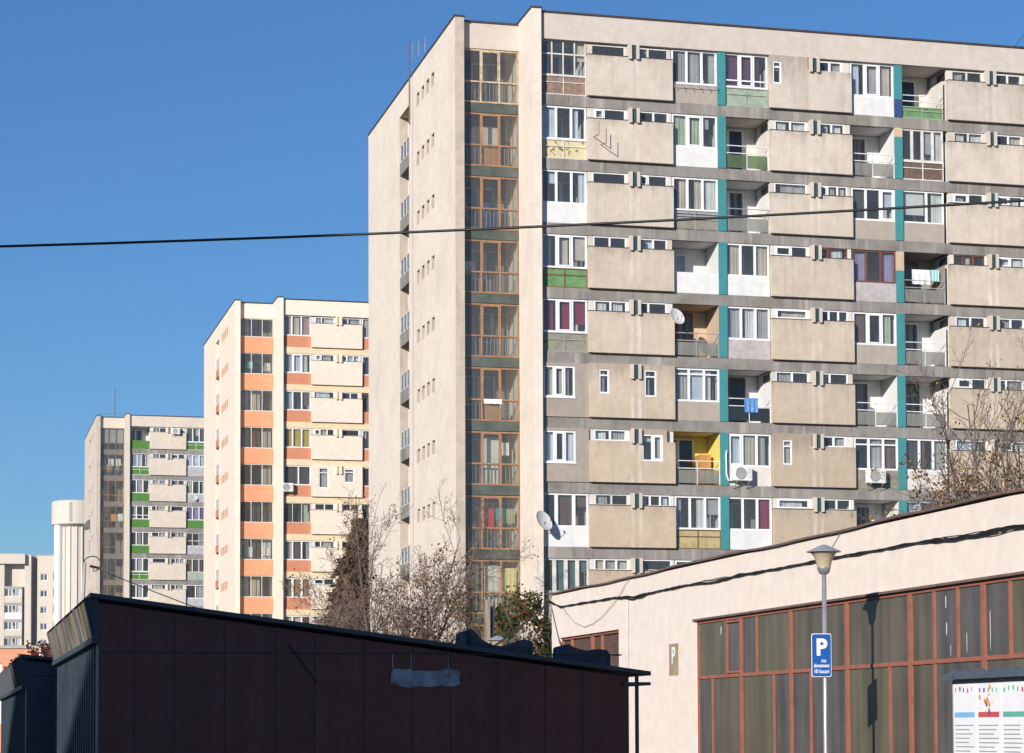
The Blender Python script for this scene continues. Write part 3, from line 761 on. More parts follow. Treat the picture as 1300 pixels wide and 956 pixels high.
# ------------------------------------------------------------------ middle block (cream and orange)
M['orange'] = plaster('orange_paint', (.66,.30,.17), (.56,.25,.14), .3, .25, bump=.08)
M['orange_deep'] = plaster('deep_orange_paint', (.58,.24,.135), (.48,.20,.11), .3, .25, bump=.08)
M['cream2'] = plaster('fresh_cream_paint', (.80,.695,.575), (.70,.595,.48), .25, .18, bump=.08)
M['creampanel'] = plaster('cream_panel_paint', (.76,.655,.54), (.67,.57,.46), .2, .15, bump=.08)
M['yellowband'] = plaster('pale_yellow_paint', (.72,.58,.38), (.62,.49,.31), .3, .25, bump=.06)
M['greyframe'] = plain('brownish_grey_frame', (.20,.16,.135), .6)
M['greyspan'] = plain('dim_grey_band', (.15,.14,.13), .5)
M['green'] = plaster('bright_green_paint', (.085,.205,.04), (.05,.12,.03), .45, .45, bump=.1)
M['grey3'] = plain('light_grey_board', (.42,.42,.44), .7)
PO = ('plain','orange_deep')
b2 = {('1',1): G(3,'pvc',['pi','be','pi'],PO,fracs=[0,.3,.65,1]), ('1',2): G(3,'pvc',['gr','bl','be'],PO,sash=1), ('1',3): G(3,'pvc',['gr',None,'br'],PO),
      ('1',4): G(3,'pvc',['yo','yo','yo'],PO), ('1',5): ('G',2,'pvc',['dk','dk'],PO,dict(fracs=[0,.55,1])), ('1',6): G(3,'oldwhite',[None,None,'gn'],PO,mt=.04,ft=.04),
      ('1',7): G(3,'pvc',['gr','br','gr'],PO), ('1',8): G(3,'pvc',['or','or','or'],PO,mt=.16)}
S2 = dict(panels=2, interior='interior', gable='cream2', gable2='cream2', joint='creampanel', frieze='cream2', slotbal='orange_deep', slotrail='railwhite', reveal='cream2', band='yellowband',
  stack='orange', fin_mat='creampanel', slot_mat='yellowband', infill=lambda k,r: 'offwhite' if r % 3 else 'creampanel', strip_frame=lambda k,r: ('pvc','oldwhite' if r % 4 == 1 else 'pvc'),
  panel=lambda k,r: 'creampanel', fin_paint='creampanel', fin_alt={}, bays=b2, vent_plate='orange',
  bay_default=lambda bk,k: G(3,'pvc',[['gr',None,'gr'],['be','be',None],[None,'w',None]][(k+int(bk)) % 3],PO) if (k*5+int(bk)) % 3 else O('white',('plain','orange_deep')),
  special={('A',5): slim_panel([(.55,1.25,.62,2.10,1),(2.45,3.15,1.05,2.05,1)])})
mid = tower('apartment_block', 'cream apartment block with orange loggia bands, second of the three towers in the row', (-16.57, 163.6, 0), 1.1, S2)

# ------------------------------------------------------------------ third block (green parapets)
PG = ('boards','green','railwhite'); PGp = ('plain','green')
M['cream3'] = plaster('dusty_cream_render', (.64,.555,.465), (.53,.45,.37), .45, .4, bump=.1)
b3 = {('1',1): O('white',PGp,door='door'), ('1',2): G(5,'oldwhite',[None,'bl','w',None,'w'],PG,mt=.05), ('1',3): G(3,'pvc',[None,'gr',None],PGp), ('1',4): G(3,'pvc',['gr',None,None],PGp,transom=.3),
      ('1',5): G(3,'pvc',['dk','gr','dk'],PGp), ('1',6): G(3,'pvc',['dk','gr',None],PG), ('1',7): G(3,'pvc',[None,'gr',None],OW), ('1',8): G(3,'pvc',[None,'gr',None],PG),
      ('3',1): G(3,'pvc',['dk','ye','dk'],PG), ('3',2): G(3,'pvc',['bl','bl','bl'],('plain','grey3'),sill=.95), ('3',3): G(3,'pvc',['gn',None,'gn'],('plain','grey3')), ('3',4): G(3,'pvc',['vi','li','vi'],PGp),
      ('3',5): G(3,'oldwhite',[None,None,'gr'],('plain','grey3'),transom=.4,mt=.06), ('3',6): G(3,'oldwhite',['br','dk','br'],('plain','palegreen')), ('3',7): G(2,'pvc',[None,'gr'],('plain','grey3'))}
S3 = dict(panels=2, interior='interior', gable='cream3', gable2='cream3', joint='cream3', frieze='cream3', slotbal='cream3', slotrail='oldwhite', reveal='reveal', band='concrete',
  stack='brown', fin_mat='cream3', slot_mat='greyspan', infill=lambda k,r: 'offwhite', strip_frame=lambda k,r: ('pvc','pvc' if r != 5 else 'oldwhite'),
  panel=lambda k,r: 'cream3', fin_paint='cream3', fin_alt={}, bays=b3, special={},
  bay_default=lambda bk,k: G(3,'pvc',[['gr',None,'gr'],['be','be',None],[None,'w',None]][(k+int(bk)) % 3],PGp) if (k*5+int(bk)) % 3 else O('white',PGp))
third = tower('apartment_block', 'dusty cream apartment block with bright green parapets, farthest of the three towers', (-39.75, 234.5, 0), 2.5, S3)

# ------------------------------------------------------------------ fittings on the blocks
def in_block(O, base, u, w, z): return local((O[0], O[1], base), u, w, z)
M['dishdark'] = plain('dark_grey_dish', (.10,.095,.09), .6)
def dish(loc, yaw, R, label, tilt=25, mat='dishgrey'):
    t = empty('satellite_dish', loc, yaw, label, 'satellite dish', 'satellite dishes on the blocks')
    m = MB(); prof = [(R*i/7, -.22*R*(1-(i/7)**2)) for i in range(8)]
    m.lathe(prof, 28); prof2 = [(r, z-.012) for r, z in reversed(prof)]; prof2[-1] = (0.001, prof2[-1][1])
    m.lathe([(R,0),(R+.008,-.006),(R,-.014)], 28); m.lathe(prof2, 28)
    o = m.build('reflector', M[mat], t, smooth=True)
    o.matrix_local = Matrix.Translation((0,-.16,0)) @ Matrix.Rotation(math.radians(90-tilt), 4, 'X') @ Matrix.Scale(1.1, 4, (0,1,0))
    a = MB(); a.tube([(0,-.02,-.30),(0,-.16,-.16),(0,-.14,-.02)], .018, 6); a.build('mount', M['railmetal'], t)
    b = MB(); b.tube([(0,-.16,-R*.9),(0,-.16-R*.55,-R*.75),(0,-.16-R*.95,-.05)], .010, 5); b.tube([(0,-.16-R*.95,-.06),(0,-.10-R*.95,.02)], .03, 8)
    b.build('feed_arm', M['railmetal'], t)
    return t
dish(in_block(OM,0,5.84,.02,FL(5)+1.62), TH+.35, .36, 'white satellite dish at a beige panel edge beside the brown-doored loggia')
dish(in_block(OM,0,-.12,-.14,FL(8)+1.02), TH+.5, .42, 'large white satellite dish low on the pale corner blade beside the brown curtains')
dish(in_block((-39.75,234.5),2.5,-3.36,12.6,FL(4)+1.2), TH-.9, .62, 'dark round satellite dish on the side wall of the farthest tower', mat='dishdark')
dish(in_block((-39.75,234.5),2.5,6.7,.30,FL(3)+.45), TH+.3, .33, 'small white satellite dish on a grey balcony front of the farthest tower')

def ac_unit(loc, yaw, label, hose=None):
    t = empty('air_conditioner', loc, yaw, label, 'air conditioner', 'outdoor air conditioning units')
    MB().box(-.42,.42,-.32,0,0,.62).build('casing', M['whitemetal'], t, bevel=.02)
    f = MB(); f.lathe([(.001,0),(.24,0),(.255,.02),(.24,.03)], 28)
    o = f.build('fan_grille', M['railmetal'], t); o.matrix_local = Matrix.Translation((-.10,-.322,.31)) @ Matrix.Rotation(math.radians(90), 4, 'X')
    l = MB()
    for i in range(9): l.box(.19,.39,-.328,-.322,.07+i*.055,.085+i*.055)
    l.build('side_louvre', M['railmetal'], t)
    b = MB(); b.box(-.3,-.26,-.34,.12,-.05,-.005); b.box(.26,.30,-.34,.12,-.05,-.005); b.tube([(-.28,-.30,-.05),(-.28,.12,-.35)], .015, 5); b.tube([(.28,-.30,-.05),(.28,.12,-.35)], .015, 5)
    b.build('bracket', M['railmetal'], t)
    if hose:
        h = MB(); h.tube(hose, .035, 8); h.build('hose', M['whitemetal'], t, smooth=True)
    return t
ac_unit(in_block(OM,0,8.80,.22,FL(7)+.16), TH, 'white air conditioner under a window beside a turquoise fin with its looped white hose', [(-.40,-.04,.2),(-.5,-.06,.02),(-.58,-.07,.02),(-.66,-.06,.3),(-.66,-.05,1.1),(-.64,-.04,1.3)])
ac_unit(in_block(OM,0,14.95,.22,FL(7)+.20), TH, 'white air conditioner on a bracket at a grey balcony front, behind the orange-leaved branches')
ac_unit(in_block((-16.57,163.6),1.1,.30,.22,FL(5)+.28), TH, 'white air conditioner with a dark fan on the orange parapet of the middle tower')
ac_unit(in_block((-39.75,234.5),2.5,4.75,.06,FL(1)+1.55), TH, 'white air conditioner on the top panel of the farthest tower')

def cloth(loc, yaw, W, H, mat, label, name='laundry', cat='laundry', group=None, waves=3):
    m = MB(); n = 12; k = 6
    ph = random.random()*6
    def P(i, j, b):
        x = W*i/n; z = -H*j/k
        return (x, .02*math.sin(waves*2*math.pi*i/n+ph)*(j/k+.2)+b, z + .012*math.sin(3*i+ph)*(j == k))
    for i in range(n):
        for j in range(k):
            m.quad(P(i,j,0),P(i+1,j,0),P(i+1,j+1,0),P(i,j+1,0)); m.quad(P(i,j,.008),P(i,j+1,.008),P(i+1,j+1,.008),P(i+1,j,.008))
    o = m.build(name, mat, smooth=True); o.location = loc; o.rotation_euler = (0,0,yaw); tag(o, label, cat, group); return o
M['cloth_white'] = plain('white_cotton', (.78,.78,.78), .95, var=.05)
M['cloth_aqua'] = plain('aqua_cotton', (.36,.62,.58), .95, var=.05)
M['cloth_red'] = plain('red_cotton', (.62,.04,.08), .95, var=.08)
M['cloth_teal'] = plain('teal_cotton', (.04,.36,.45), .95, var=.08)
M['cloth_blue'] = two_tone('blue_flowered_towel', (.10,.26,.55), (.62,.66,.62), 4, lo=.60, hi=.63)
M['cloth_yellow'] = plain('yellow_sheet', (.72,.62,.30), .9, var=.06)
M['cloth_orange'] = plain('orange_cotton', (.72,.30,.06), .95, var=.08)
M['cloth_olive'] = plain('olive_cotton', (.36,.38,.24), .95, var=.08)
g1 = 'washing hung in the loggias'
cloth(in_block(OM,0,17.02,.62,FL(4)+1.55), TH, .86, .66, M['cloth_white'], 'white sheet drying in the cluttered loggia of the beige block', group=g1)
cloth(in_block(OM,0,17.92,.64,FL(4)+1.57), TH, .40, .48, M['cloth_aqua'], 'pale aqua towel drying beside the white sheet in the cluttered loggia', group=g1)
cloth(in_block(OM,0,9.02,.285,FL(6)+1.03), TH, .62, .62, M['cloth_blue'], 'blue patterned towel hung over a balcony rail', group=g1)
cloth(in_block(OM,0,-2.06,2.55,FL(8)+1.75), TH, .30, .82, M['cloth_red'], 'red shirt hanging behind the rusty loggia glazing', group=g1)
cloth(in_block(OM,0,-1.74,2.56,FL(8)+1.75), TH, .26, 1.05, M['cloth_red'], 'long red garment beside the red shirt in the glazed loggia', group=g1)
cloth(in_block(OM,0,-1.44,2.55,FL(8)+1.77), TH, .42, .50, M['cloth_teal'], 'turquoise garment hanging between red and olive washing in the glazed loggia', group=g1)
cloth(in_block(OM,0,-.96,2.55,FL(8)+1.75), TH, .36, .62, M['cloth_olive'], 'olive garment at the right end of the washing in the glazed loggia', group=g1)
cloth(in_block(OM,0,-2.72,2.50,FL(9)+2.05), TH+.25, .55, 1.15, M['cloth_yellow'], 'yellow board leaning at the left inside the lowest glazed loggia', name='yellow_board', cat='board')
cloth(in_block(OM,0,-1.15,2.50,FL(9)+1.95), TH, .62, 1.20, M['cloth_yellow'], 'yellow sheet hung at the right inside the lowest glazed loggia', name='yellow_sheet', cat='sheet')
cloth(in_block(OM,0,-1.92,2.6,FL(9)+2.05), TH, .72, 2.0, M['cur_w'], 'grey-white curtain behind the middle of the lowest glazed loggia', name='hanging_curtain', cat='curtain')
cloth(in_block(OM,0,-2.0,2.28,FL(6)+.92), TH, .80, .20, M['cloth_white'], 'white cloth folded over the sill of the rusty glazing', group=g1)
cloth(in_block(OM,0,-1.15,2.6,FL(7)+1.85), TH, .33, .55, M['cloth_white'], 'white cloth hanging beside the tall white cabinet in the glazed loggia', group=g1)
def furniture(O, base, u, w, z, sx, sy, sz, mat, name, label, cat):
    t = empty(name, in_block(O,base,u,w,z), TH, label, cat)
    MB().box(0,sx,0,sy,0,sz).build('body', M[mat], t)
    d = MB(); d.box(.02,sx/2-.01,-.015,-.002,.04,sz-.03); d.box(sx/2+.01,sx-.02,-.015,-.002,.04,sz-.03)
    d.build('door', M[mat], t)
    return t
furniture(OM,0,-2.0,2.75,FL(7)+.02,.78,.4,2.05,'cur_w','cabinet','tall white cabinet filling the middle of a rusty glazed loggia','cabinet')
furniture(OM,0,-2.35,2.9,FL(2)+.02,1.25,.4,1.80,'offwhite','cabinet','pale wardrobe behind the second rusty loggia from the top','cabinet')
furniture(OM,0,-2.02,2.45,FL(2)+.03,.76,.3,.80,'cur_or','box','orange-brown wooden box low in the rusty loggia','box')
furniture(OM,0,-2.02,2.45,FL(6)+.03,.76,.3,.80,'cur_or','box','orange-brown wooden box under the white cloth in the rusty loggia','box')
furniture(OM,0,-1.9,3.0,FL(3)+.02,.7,.4,1.3,'navy','cabinet','dark blue cupboard deep in the third rusty loggia from the top','cabinet')
furniture(OM,0,-2.8,2.9,FL(4)+.9,.6,.4,.55,'cur_bl','box','pale blue box at the left of a rusty glazed loggia','box')
furniture(OM,0,-2.1,2.55,FL(4)+.03,.6,.3,.6,'rust','box','rusty brown crate behind the low panes of the fourth rusty loggia','box')
furniture(OM,0,16.68,1.2,FL(4)+.02,.35,.4,1.4,'cur_or','shelf_rack','narrow shelf with orange bins at the left of the cluttered loggia','shelf')
furniture(OM,0,17.2,.5,FL(4)+.02,.5,.3,.6,'cur_gn','box','pale green tub behind the rail of the cluttered loggia','box')
furniture(OM,0,18.0,.5,FL(4)+.02,.4,.3,.5,'cur_ye','box','pale yellow tub at the right of the cluttered loggia','box')
furniture(OM,0,7.25,1.0,FL(7)+.02,.5,.7,1.35,'cur_or','cabinet','orange wooden cabinet in the yellow loggia','cabinet')
furniture(OM,0,16.95,.6,FL(5)+.02,.3,.3,.42,'cur_or','flower_box','terracotta orange tub behind a balcony rail','tub')
for (u, w, z, mt, lb) in ((-2.0,2.6,FL(2)+1.85,'cloth_white','white washing hung behind the brown glazing of the farthest tower'),(-1.3,2.6,FL(2)+1.85,'cloth_white','pale shirts hung at the right of the brown glazing on the farthest tower'),
                          (-2.2,2.6,FL(2)+1.25,'cur_or','orange-pink blanket in the glazed loggia of the farthest tower'),(-1.75,2.55,FL(4)+1.5,'cloth_orange','orange cloth hanging in a glazed loggia of the farthest tower'),
                          (-1.05,2.55,FL(4)+1.55,'cloth_white','white cloth hanging beside the orange cloth on the farthest tower')):
    cloth(in_block((-39.75,234.5),2.5,u,w,z), TH, .55, .75, M[mt], lb, group='washing hung in the loggias')
cloth(in_block((-16.57,163.6),1.1,-2.5,2.7,FL(7)+1.9), TH, .65, .75, M['cur_bl'], 'pale blue washing in a dark glazed loggia of the middle tower', group=g1)
cloth(in_block((-16.57,163.6),1.1,-1.2,2.7,FL(7)+1.9), TH, .65, .65, M['cloth_white'], 'white washing in a dark glazed loggia of the middle tower', group=g1)
cloth(in_block((-16.57,163.6),1.1,-2.3,2.7,FL(2)+1.9), TH, .4, .5, M['cloth_aqua'], 'aqua cloth behind the dark glazing near the top of the middle tower', group=g1)
cloth(in_block((-16.57,163.6),1.1,-1.0,2.7,FL(2)+1.85), TH, .4, .6, M['cloth_white'], 'white cloth behind the dark glazing near the top of the middle tower', group=g1)
# clothes-line brackets and planter rails fixed to the front block
for (u, z, d) in ((2.30,FL(2)+.95,.7),(2.62,FL(2)+.62,.7)):
    b = MB(); b.tube([(u,.12,z),(u,-d,z-.12)], .018, 5); b.tube([(u,-d,z-.12),(u,-d,z+.48)], .016, 5); b.build('line_bracket', M['railbrown'], front)
b = MB()
for i in range(6): x = 5.95+.38*i; b.tube([(x,.33,FL(1)+.72),(x,.12,FL(1)+.70),(x,.12,FL(1)+.56)], .014, 5)
b.tube([(5.93,.12,FL(1)+.70),(7.9,.12,FL(1)+.70)], .016, 5); b.build('planter_rail', M['railmetal'], front)
# aerials
def aerial(loc, yaw, H, label, elems, foot=0):
    t = empty('aerial', loc, yaw, label, 'aerial', 'rooftop aerials')
    MB().tube([(0,0,-foot),(0,0,H)], [.03,.022], 6).build('mast', M['brownframe'], t)
    e = MB(); e.tube([(-.1,0,H-.45),(elems[-1][0]+.1,0,H-.22)], .006, 5)
    for (x, a, b_) in elems: e.tube([(x,0,a),(x,0,b_)], .022, 5)
    e.build('boom', M['steel'], t); return t
p = in_block(OM,0,-3.36,11.3,32.0)
aerial(p, .0, 1.75, 'thin dark mast with upright rods on the roof edge of the beige block', [(.17,.85,1.65),(.45,.98,1.80),(.74,1.18,1.92)], foot=2.2)
p = in_block((-39.75,234.5),2.5,-.9,9,32.0)
t = empty('aerial', p, TH, 'thin rooftop aerial on the farthest tower', 'aerial', 'rooftop aerials')
MB().tube([(0,0,-.6),(0,0,4.2)], .035, 5).build('mast', M['brownframe'], t)
m = MB(); m.tube([(-2.6,0,1.2),(1.8,0,1.35)], .02, 5)
for i in range(6): m.tube([(-2.3+.7*i,-.35,1.22),(-2.3+.7*i,.35,1.22)], .012, 5)
m.build('boom', M['steel'], t)

# ------------------------------------------------------------------ low building on the right
M['lowwall'] = plaster('pale_peach_render', (.76,.665,.59), (.69,.595,.52), .35, .12, bump=.12)
M['rustedge'] = two_tone('rusty_metal_edge', (.20,.11,.08), (.10,.085,.08), 3, lo=.4, hi=.6)
M['redframe'] = two_tone('faded_red_frame', (.33,.115,.07), (.22,.085,.06), 4, lo=.45, hi=.7)
def dusty(name, a, b):
    m, nt, ns, L = new_mat(name)
    out = N(ns, 'ShaderNodeOutputMaterial'); bs = N(ns, 'ShaderNodeBsdfPrincipled'); bs.inputs['Roughness'].default_value = .3; bs.inputs['Specular IOR Level'].default_value = .18
    tc = N(ns, 'ShaderNodeTexCoord'); mp = N(ns, 'ShaderNodeMapping'); mp.inputs['Scale'].default_value = (4.5,4.5,.35)
    n = N(ns, 'ShaderNodeTexNoise'); n.inputs['Scale'].default_value = 1; n.inputs['Detail'].default_value = 6
    L.new(tc.outputs['Object'], mp.inputs[0]); L.new(mp.outputs[0], n.inputs['Vector'])
    n2 = N(ns, 'ShaderNodeTexNoise'); n2.inputs['Scale'].default_value = .8; n2.inputs['Detail'].default_value = 4; L.new(tc.outputs['Object'], n2.inputs['Vector'])
    ad = N(ns, 'ShaderNodeMath', operation='MULTIPLY_ADD'); ad.inputs[1].default_value = .6; L.new(n.outputs[0], ad.inputs[0]); 
    m2 = N(ns, 'ShaderNodeMath', operation='MULTIPLY'); m2.inputs[1].default_value = .4; L.new(n2.outputs[0], m2.inputs[0]); L.new(m2.outputs[0], ad.inputs[2])
    cr = N(ns, 'ShaderNodeMapRange'); cr.inputs[1].default_value = .36; cr.inputs[2].default_value = .66; L.new(ad.outputs[0], cr.inputs[0])
    mx = N(ns, 'ShaderNodeMix', data_type='RGBA'); mx.inputs[6].default_value = rgb(a); mx.inputs[7].default_value = rgb(b); L.new(cr.outputs[0], mx.inputs[0])
    L.new(mx.outputs[2], bs.inputs['Base Color']); L.new(bs.outputs[0], out.inputs[0]); return m
M['dusty_brown'] = dusty('dusty_brown_pane', (.070,.058,.042), (.150,.125,.095))
M['dusty_grey'] = dusty('dusty_grey_pane', (.060,.055,.052), (.125,.115,.11))
M['dusty_olive'] = dusty('dusty_olive_pane', (.080,.072,.044), (.145,.13,.085))
OL = (6.02, 37.9, 0.0)
low = empty('low_building', OL, TH-math.pi/2, 'long low pale peach building with red-framed dusty windows, in front on the right', 'building')
XL, XR, DL = -20.42, 16.0, 14.0
wins = []
def wx(a): return -a
mods = [(9.06,6.45),(6.45,3.78),(3.78,1.12),(1.12,-1.51),(-1.51,-4.16),(-4.16,-6.80),(-6.80,-9.45),(-9.45,-12.1)]
ups = [[7.27],[5.58],[],[],[-2.42,-3.28],[-5.04],[-8.1],[-10.8]]
los = [[8.16],[4.68],[2.82],[-.67],[-2.42],[-5.5],[-8.1],[-10.8]]
tone = ['dusty_brown','dusty_olive','dusty_grey','dusty_brown']
rects = [(-9.06,12.1,.95,3.88),(-19.7,-14.55,2.0,3.95)]
m = MB(); m.holes(XL,XR,0,5.05,0,.35,rects); m.box(XL,XR,DL-.3,DL,0,5.05); m.box(XL,XL+.3,.351,DL-.301,0,5.05); m.box(XR-.3,XR,.351,DL-.301,0,5.05)
m.build('wall', M['lowwall'], low)
MB().box(XL+.3,XR-.3,.35,DL-.3,4.75,4.9).build('roof', M['roofing'], low)
MB().box(XL+.31,XR-.31,.9,1.0,0,4.74).build('inner_wall', M['room'], low)
cpm = MB(); n = 40
for i in range(n):                                   # slightly wavy sheet-metal edge
    a = XL-.25+(XR-XL+.25)*i/n; b = XL-.25+(XR-XL+.25)*(i+1)/n
    za, zb = (5.075+.018*math.sin(q*.55)+.012*math.sin(q*1.7) for q in (a, b))
    y0, y1 = -.07, .42
    cpm.quad((a,y0,za),(b,y0,zb),(b,y0,zb+.035),(a,y0,za+.035)); cpm.quad((a,y0,za+.035),(b,y0,zb+.035),(b,y1,zb+.09),(a,y1,za+.09)); cpm.quad((a,y0,za),(a,y1,za),(b,y1,zb),(b,y0,zb)); cpm.quad((a,y1,za),(a,y1,za+.09),(b,y1,zb+.09),(b,y1,zb))
cpm.build('roof_edge', M['rustedge'], low)
MB().box(XL-.02,XL+.0,.0,DL,4.97,5.06).build('side_edge', M['rustedge'], low)
for i, (a, b) in enumerate(mods):
    x0, x1 = -a, -b; f = MB(); t = .065; y0, y1 = .02, .09
    f.box(x0,x1,y0,y1,3.82,3.878); f.box(x0,x1,y0,y1,2.68,2.745); f.box(x0,x1,y0,y1,.955,1.02)
    f.box(x0+.008,x0+t,y0,y1,1.02,2.68); f.box(x1-t,x1-.008,y0,y1,1.02,2.68); f.box(x0+.008,x0+t,y0,y1,2.745,3.82); f.box(x1-t,x1-.008,y0,y1,2.745,3.82)
    for q in ups[i]: f.box(-q-.04,-q+.04,y0+.004,y1-.004,2.745,3.82)
    for q in los[i]: f.box(-q-.035,-q+.035,y0+.004,y1-.004,1.02,2.68)
    if i in (0,1):                                  # vent sash
        q = -ups[i][0]; e = x1-t
        if i == 0: f.box(q+.05,e-.01,y0-.02,y0+.02,2.76,2.80); f.box(q+.05,e-.01,y0-.02,y0+.02,3.76,3.80)
    o = f.build('window', M['redframe'], low)
    ux = [x0+t] + [-q for q in ups[i]] + [x1-t]; lx = [x0+t] + [-q for q in los[i]] + [x1-t]
    for j in range(len(ux)-1):
        MB().box(ux[j],ux[j+1],.05,.058,2.74,3.83).build('pane', M[[['dusty_olive','dusty_grey'],['dusty_grey','dusty_olive'],['dusty_brown'],['dusty_brown'],['dusty_brown','dusty_grey','dusty_grey'],['dusty_grey','dusty_olive'],['dusty_brown','dusty_grey'],['dusty_brown']*2][i][j]], o)
    for j in range(len(lx)-1):
        MB().box(lx[j],lx[j+1],.05,.058,1.01,2.69).build('pane', M[[['dusty_grey','dusty_brown'],['dusty_olive','dusty_grey'],['dusty_grey','dusty_grey'],['dusty_olive','dusty_brown'],['dusty_brown','dusty_grey'],['dusty_brown','dusty_brown'],['dusty_grey','dusty_brown'],['dusty_brown']*2][i][j]], o)
m = MB()
for (x, z, a, b) in ((2.82,3.62,.022,.10),(2.84,3.20,.022,.10),(2.98,2.86,.012,.09),(-7.65,3.62,.03,.09),(3.55,2.95,.012,.16),(4.35,3.1,.014,.3)):
    k_ = [(x-a,z+b),(x+a*.6,z+b*1.1),(x+a,z+.1*b),(x+.2*a,z-b),(x-.7*a,z-.7*b)]; m.quad(*[(u_,.049,v_) for u_, v_ in k_])
m.build('paint_mark', M['oldwhite'], low)
MB().box(-9.16,12.2,-.05,.02,3.88,3.92).build('window_head', M['rustedge'], low)
# lattice window at the far end
f = MB(); x0, x1, z0, z1 = -19.7, -14.55, 2.0, 3.95
for q in (x0+.04,-18.81,-17.04,-16.97,-16.17,x1-.04): f.box(q-.04,q+.04,.06,.12,z0,z1)
f.box(x0,x1,.06,.12,z1-.06,z1)
o = f.build('window', M['redframe'], low)
M['lattice'] = plain('brown_slat', (.17,.105,.08), .7)
m = MB()
for i in range(44): zz = z0+.03+i*.043; m.box(x0+.02,x1-.02,.13,.15,zz,zz+.028)
m.build('slat_grille', M['lattice'], o)
MB().box(x0,x1,.17,.18,z0,z1).build('pane', M['dusty_brown'], o)
# painted parking board with a letter P
M['signbrown'] = two_tone('worn_khaki_paint', (.30,.225,.13), (.40,.33,.22), 3, lo=.45, hi=.7)
M['signwhite'] = plain('white_sign_paint', (.80,.80,.78), .5, var=.03)
M['signblue'] = plain('blue_sign_paint', (.006,.082,.33), .35, var=.05)
def text(body, size, name, mat, parent=None, align='CENTER', sx=1.0, thick=.002, bold=.0):
    cu = bpy.data.curves.new(name, 'FONT'); cu.body = body; cu.size = size; cu.align_x = align; cu.align_y = 'CENTER'; cu.extrude = thick; cu.offset = bold; cu.resolution_u = 4
    tmp = bpy.data.objects.new(name+'_tmp', cu); C.objects.link(tmp)
    bpy.context.view_layer.update()
    me = bpy.data.meshes.new_from_object(tmp.evaluated_get(bpy.context.evaluated_depsgraph_get()))
    bpy.data.objects.remove(tmp); me.name = name; me.materials.clear(); me.materials.append(mat)
    for v in me.vertices: v.co.x *= sx
    o = bpy.data.objects.new(name, me); C.objects.link(o)
    if parent: o.parent = parent
    return o
pb = empty('parking_board', local(OL,0,10.52,0), TH-math.pi/2, 'small khaki painted board with a white letter P on the peach wall', 'sign')
MB().box(-.30,.30,-.012,-.002,2.80,3.47).build('board', M['signbrown'], pb)
o = text('P', .50, 'letter', M['signwhite'], pb, bold=.012); o.matrix_local = Matrix.Translation((0,-.016,3.20)) @ Matrix.Rotation(math.pi/2, 4, 'X')
wl = empty('wall_lamp', local(OL,0,14.1,0), TH-math.pi/2, 'small dark fitting on the peach wall right of the slatted window', 'wall lamp')
MB().box(-.06,.06,-.06,-.001,2.86,2.98).build('base', M['railmetal'], wl)
MB().tube([(0,-.06,2.92),(.05,-.28,2.96),(.12,-.42,2.90)], [.04,.06,.09], 8).build('hood', M['black'], wl)
# cables along the wall
cabs = [(20.54,4.91),(19.5,4.73),(17.2,4.71),(14.85,4.69),(13.31,4.60),(11.85,4.65),(9.17,4.65),(6.75,4.64),(4.21,4.64),(.9,4.63),(-1.94,4.62),(-4.02,4.57),(-5.58,4.56),(-9,4.55),(-13,4.55)]
cb = empty('cable_bundle', local(OL,0,7,4.65), TH-math.pi/2, 'bundle of black cables sagging along the upper peach wall', 'cables')
def interp(pts, n):
    out = []
    for i in range(len(pts)-1):
        for j in range(n):
            t = j/n; out.append(tuple(pts[i][q]*(1-t)+pts[i+1][q]*t for q in range(len(pts[0]))))
    out.append(pts[-1]); return out
for k in range(5):
    pts = []; ph = random.random()*6; fq = .5+random.random()*.5
    for (w, z) in interp(cabs, 6):
        loose = .012 + (.022 if (w < -2.5 or 6 < w < 9 or 12.5 < w < 14.5) else 0)
        pts.append((-w+7, -.018-.006*k, z-4.65+loose*math.sin(w*fq*2+ph)+.012*math.sin(w*5+k)))
    MB().tube(pts, .014 if k < 3 else .009, 6).build('cable', M['black'], cb)
m = MB(); m.tube([(-w+7,-.03,z-4.65) for w, z in interp([(19.3,4.72),(18.94,4.55),(18.2,4.28),(17.35,4.13),(16.6,4.17),(15.82,4.30),(15,4.52),(14.37,4.72),(13.9,4.95),(13.6,5.06)],3)], .007, 5)
m.build('loose_wire', M['railmetal'], cb)
m = MB(); m.tube([(7-13.75,-.02,-.02),(7-13.75,-.02,-1.7)], .008, 5); m.build('drop_wire', M['railmetal'], cb)
m = MB(); m.tube([(7-1.9,-.02,.02),(7-1.2,-.02,.42)], .007, 5); m.build('riser_wire', M['railmetal'], cb)

